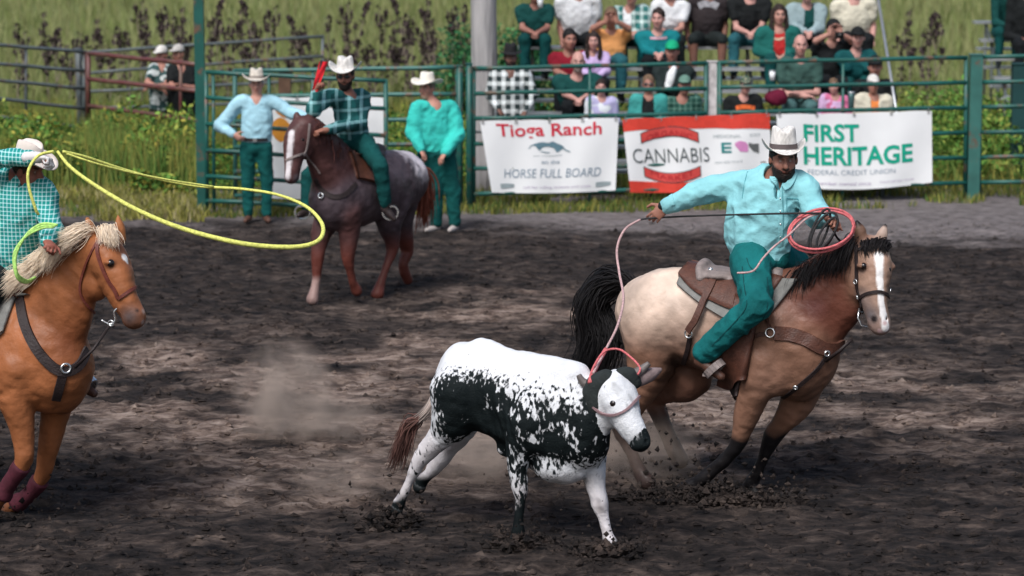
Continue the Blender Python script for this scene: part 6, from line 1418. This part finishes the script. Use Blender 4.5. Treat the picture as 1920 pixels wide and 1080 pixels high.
# fourth row
o_ = seated('spectator in an orange shirt holding both hands up to the face', 1145, 33, 4, F5, c('orange', (.72, .33, .12)), JN, 'camera', hair_c=HL, sleeve='short')
q_ = seated('young man with short hair in a teal hoodie with pink lettering', 1234, 35, 4, F3, c('teal_hoodie', (.008, .17, .19)), BJ, 'knees', hair_c=HB, wide=1.15)
show(q_, [(1219, 71), (1234, 72), (1250, 71)], .035, (.50, .30, .36))
q_ = seated('long-haired woman in a green jacket over a red tee', 1461, 28, 4, F1, c('red_tee', (.45, .03, .03)), JD, 'lap', hair_c=HB, hair_style='long', vest=(c('forest', (.012, .11, .095)), .075), wide=1.1)
show(q_, [(1452, 72), (1460, 74), (1470, 71)], .03, (.60, .42, .30))
# third row
seated('dark-haired man in a dark red tee sitting behind the bald man', 1068, 74, 3, F2, c('dark_red', (.22, .012, .025)), BJ, 'knees', hair_c=HD, sleeve='short')
seated('girl with glasses and dark hair in a lilac hoodie', 1113, 77, 3, F3, c('lilac', (.55, .42, .68)), BJ, 'knees', hair_c=HB, hair_style='long', g=.92, shades=False)
seated('person in black shirt and black cap filming with raised hands', 1563, 56, 3, F1, c('black', (.012, .014, .015)), BJ, 'camera', hair_c=HD, hat='cap', hat_m=c('black', (.01, .01, .01)), sleeve='short')
seated('pink-faced person in a dark cap and teal shirt leaning chin on hand', 1608, 71, 3, F3, c('dark_teal', (.008, .08, .085)), JD, 'chin', hair_c=HB, hat='cap', hat_m=c('black', (.01, .01, .01)))
# second row
seated('bald man in a big dark green t-shirt behind the first banner', 1084, 116, 2, F3, c('deep_green', (.008, .06, .055)), BJ, 'knees', hair_c=None, sleeve='short', wide=1.3, beard=((.35, .28, .25), 1))
seated('person in a bright green cap holding up a white bag', 1260, 97, 2, F2, c('dark_olive', (.02, .03, .03)), BJ, 'chin', hair_c=HB, hat='cap', hat_m=c('bright_green', (.01, .32, .16)))
seated('balding man in a grey-green tee with arms crossed on his knees', 1501, 85, 2, F3, c('grey_green', (.045, .10, .085)), denim('grey_green', (.06, .13, .13)), 'cross', hair_c=None, sleeve='short', wide=1.15)
seated('person in a black cap sitting behind the one in the white cap', 1641, 126, 2, F2, c('black', (.012, .014, .015)), BJ, 'lap', hair_c=HD, hat='cap', hat_m=c('black', (.01, .01, .01)))
# front row
seated('child in a pale lilac and white hoodie behind the first banner', 1127, 164, 1, F3, spots('lilac_print', (.42, .40, .62), (.66, .70, .74), 9), BJ, 'lap', g=.82, hair_c=HB)
seated('woman in sunglasses and black top with a teal cardigan', 1216, 158, 1, F2, c('black', (.012, .014, .015)), BJ, 'lap', hair_c=HL, shades=True, vest=(c('teal_cardigan', (.05, .30, .28)), .08), g=.92)
seated('person in a dark striped green shirt and pale cap', 1284, 160, 1, F2, checkmat('dark_green_stripe', (.010, .06, .045), (.12, .25, .20), 14, .2), BJ, 'lap', hair_c=HB, hat='cap', hat_m=c('sage_cap', (.12, .22, .18)), g=.95, wide=1.1)
o_ = seated('child in a camouflage cap and black tee with orange print', 1398, 160, 1, F3, c('black', (.012, .014, .015)), BJ, 'lap', hair_c=HB, hat='cap', hat_m=spots('camouflage', (.05, .09, .06), (.22, .22, .16), 24), g=.88, wide=1.15, sleeve='short')
show(o_, [(1380, 203), (1397, 200), (1415, 203)], .06, (.62, .12, .03))
seated('small child in a pink jacket near the end of the front row', 1563, 162, 1, F3, spots('pink_jacket_cloth', (.60, .16, .30), (.60, .40, .62), 8), BJ, 'lap', hair_c=HL, g=.78)
seated('person with a pale cap and cream-edged vest over an orange shirt', 1637, 158, 1, F5, c('orange2', (.70, .22, .06)), BJ, 'lap', vest=(c('cream', (.60, .57, .46)), .055), hair_c=HG, hat='cap', hat_m=CAPW, g=.92)
# second stand
seated('spectator in dark green jeans in the second stand, cut by the photo edge', 1890, -50, 4, F2, c('deep_green', (.008, .06, .055)), JD, 'knees', hair_c=HB, Yo=6)
seated('spectator in black in the second stand at the photo edge', 1925, -30, 3, F2, c('black', (.012, .014, .015)), BJ, 'lap', hair_c=HB, Yo=6)
# things they hold, and prints on clothes
def small(name, label, cat, c_, fn):
    o = thing(name, c_, label, cat); fn(o, np.asarray(c_, float)); return o
def cup(o, c_):
    mb = MB(); mb.tube([c_ + A(0, 0, -.06), c_ + A(0, 0, .06)], [.03, .042], 14); mb.build('cup_body', VINYL, o); mb = MB(); mb.tube([c_ + A(0, 0, .06), c_ + A(0, 0, .07)], .045, 14); mb.build('lid', ALU, o)
small('cup', 'white cup held by the spectator in the dark green top', 'cup', W(1013, 6, 36.4), cup)
def bag(o, c_):
    S = SDF(); S.limb([(c_ + A(-.03, 0, -.12), .05), (c_, .06), (c_ + A(.04, 0, .10), .04)], k=.03); skin('bag_body', S, .012, VINYL, o, disp=lambda x, y, z: .01 * vnoise(x, y, z, 20))
small('paper_bag', 'crumpled white bag held up by the person in the green cap', 'bag', W(1258, 143, 34.6), bag)
def phone(o, c_):
    mb = MB(); mb.box(c_, .12, .05, .08); mb.build('camera_body', mat('black_plastic', (.01, .01, .01), rough=.4), o, False); mb = MB(); mb.tube([c_ + A(0, -.02, 0), c_ + A(0, -.10, 0)], [.035, .038], 14); mb.build('lens', mat('black_plastic', (.01, .01, .01)), o)
small('camera', 'black camera held by the person in the black cap', 'camera', W(1574, 66, 35.25), phone)
def tumbler(o, c_):
    mb = MB(); mb.tube([c_ + A(0, 0, -.12), c_ + A(0, 0, .08), c_ + A(0, 0, .1)], [.035, .045, .04], 14); mb.build('tumbler_body', mat('grey_green_steel', (.12, .22, .22), rough=.3, metal=.5), o); mb = MB(); mb.tube([c_ + A(0, 0, .1), c_ + A(0, 0, .125)], .042, 14); mb.build('lid', ALU, o)
small('tumbler', 'grey-green tumbler between the pink child and the cream-edged vest', 'tumbler', W(1596, 190, 34.2), tumbler)
def bag2(o, c_):
    S = SDF(); S.ell(c_, (.15, .10, .10), k=.02); S.ell(c_ + A(.05, 0, .05), (.08, .08, .06), k=.04); skin('bag_body', S, .014, cloth('maroon', (.12, .01, .03)), o, disp=lambda x, y, z: .012 * vnoise(x, y, z, 14)); mb = MB(); mb.tube([c_ + A(.1 * math.cos(a), -.02, .08 + .09 * math.sin(a)) for a in np.linspace(0, 3.14, 10)], .009, 6); mb.build('handle', LEATHERD, o)
small('bag', 'dark red bag on the bench beside the balding man', 'bag', W(1455, 184, 34.6), bag2)
small('cup', 'white cup on the bench left of the grey-green tee', 'cup', W(1448, 142, 34.9), cup)
# dust kicked up by the hooves
def dust(px, py, rx, ry, rz, dens, seed, dz=.0):
    g_ = G(px, py); bm = bmesh.new(); bmesh.ops.create_icosphere(bm, subdivisions=3, radius=1); me = bpy.data.meshes.new('dust_cloud'); bm.to_mesh(me); bm.free()
    o = bpy.data.objects.new('dust_cloud', me); COL.objects.link(o); o.location = (g_[0], g_[1], rz * .55 + dz); o.scale = (rx, ry, rz); o['kind'] = 'stuff'
    m_ = bpy.data.materials.new('dust'); m_.use_nodes = True; N_, L_ = m_.node_tree.nodes, m_.node_tree.links; N_.remove(N_['Principled BSDF'])
    v = N_.new('ShaderNodeVolumePrincipled'); v.inputs['Color'].default_value = (.92, .74, .62, 1); tc_ = N_.new('ShaderNodeTexCoord')
    ln = N_.new('ShaderNodeVectorMath'); ln.operation = 'LENGTH'; L_.new(tc_.outputs['Object'], ln.inputs[0])
    fo = N_.new('ShaderNodeMapRange'); fo.inputs[1].default_value = 1; fo.inputs[2].default_value = .15; fo.inputs[3].default_value = 0; fo.inputs[4].default_value = 1; L_.new(ln.outputs['Value'], fo.inputs[0])
    n = N_.new('ShaderNodeTexNoise'); n.inputs['Scale'].default_value = 2.2; n.inputs['Detail'].default_value = 4; n.noise_dimensions = '4D'; n.inputs['W'].default_value = seed; L_.new(tc_.outputs['Object'], n.inputs[0])
    r2 = N_.new('ShaderNodeMapRange'); r2.inputs[1].default_value = .38; r2.inputs[2].default_value = .75; r2.inputs[4].default_value = dens; L_.new(n.outputs[0], r2.inputs[0])
    ml = N_.new('ShaderNodeMath'); ml.operation = 'MULTIPLY'; L_.new(fo.outputs[0], ml.inputs[0]); L_.new(r2.outputs[0], ml.inputs[1]); L_.new(ml.outputs[0], v.inputs['Density'])
    L_.new(v.outputs[0], N_['Material Output'].inputs['Volume']); me.materials.append(m_)
dust(535, 815, .42, .4, .50, 9.0, 1.3); dust(620, 820, .5, .4, .25, 4.0, 2.6); dust(890, 885, .55, .5, .34, 6.0, 4.1); dust(640, 930, .4, .35, .22, 3.0, 7.7); dust(1200, 895, .45, .4, .34, 6.0, 9.4)
print('script', round(time.time() - T0, 1))
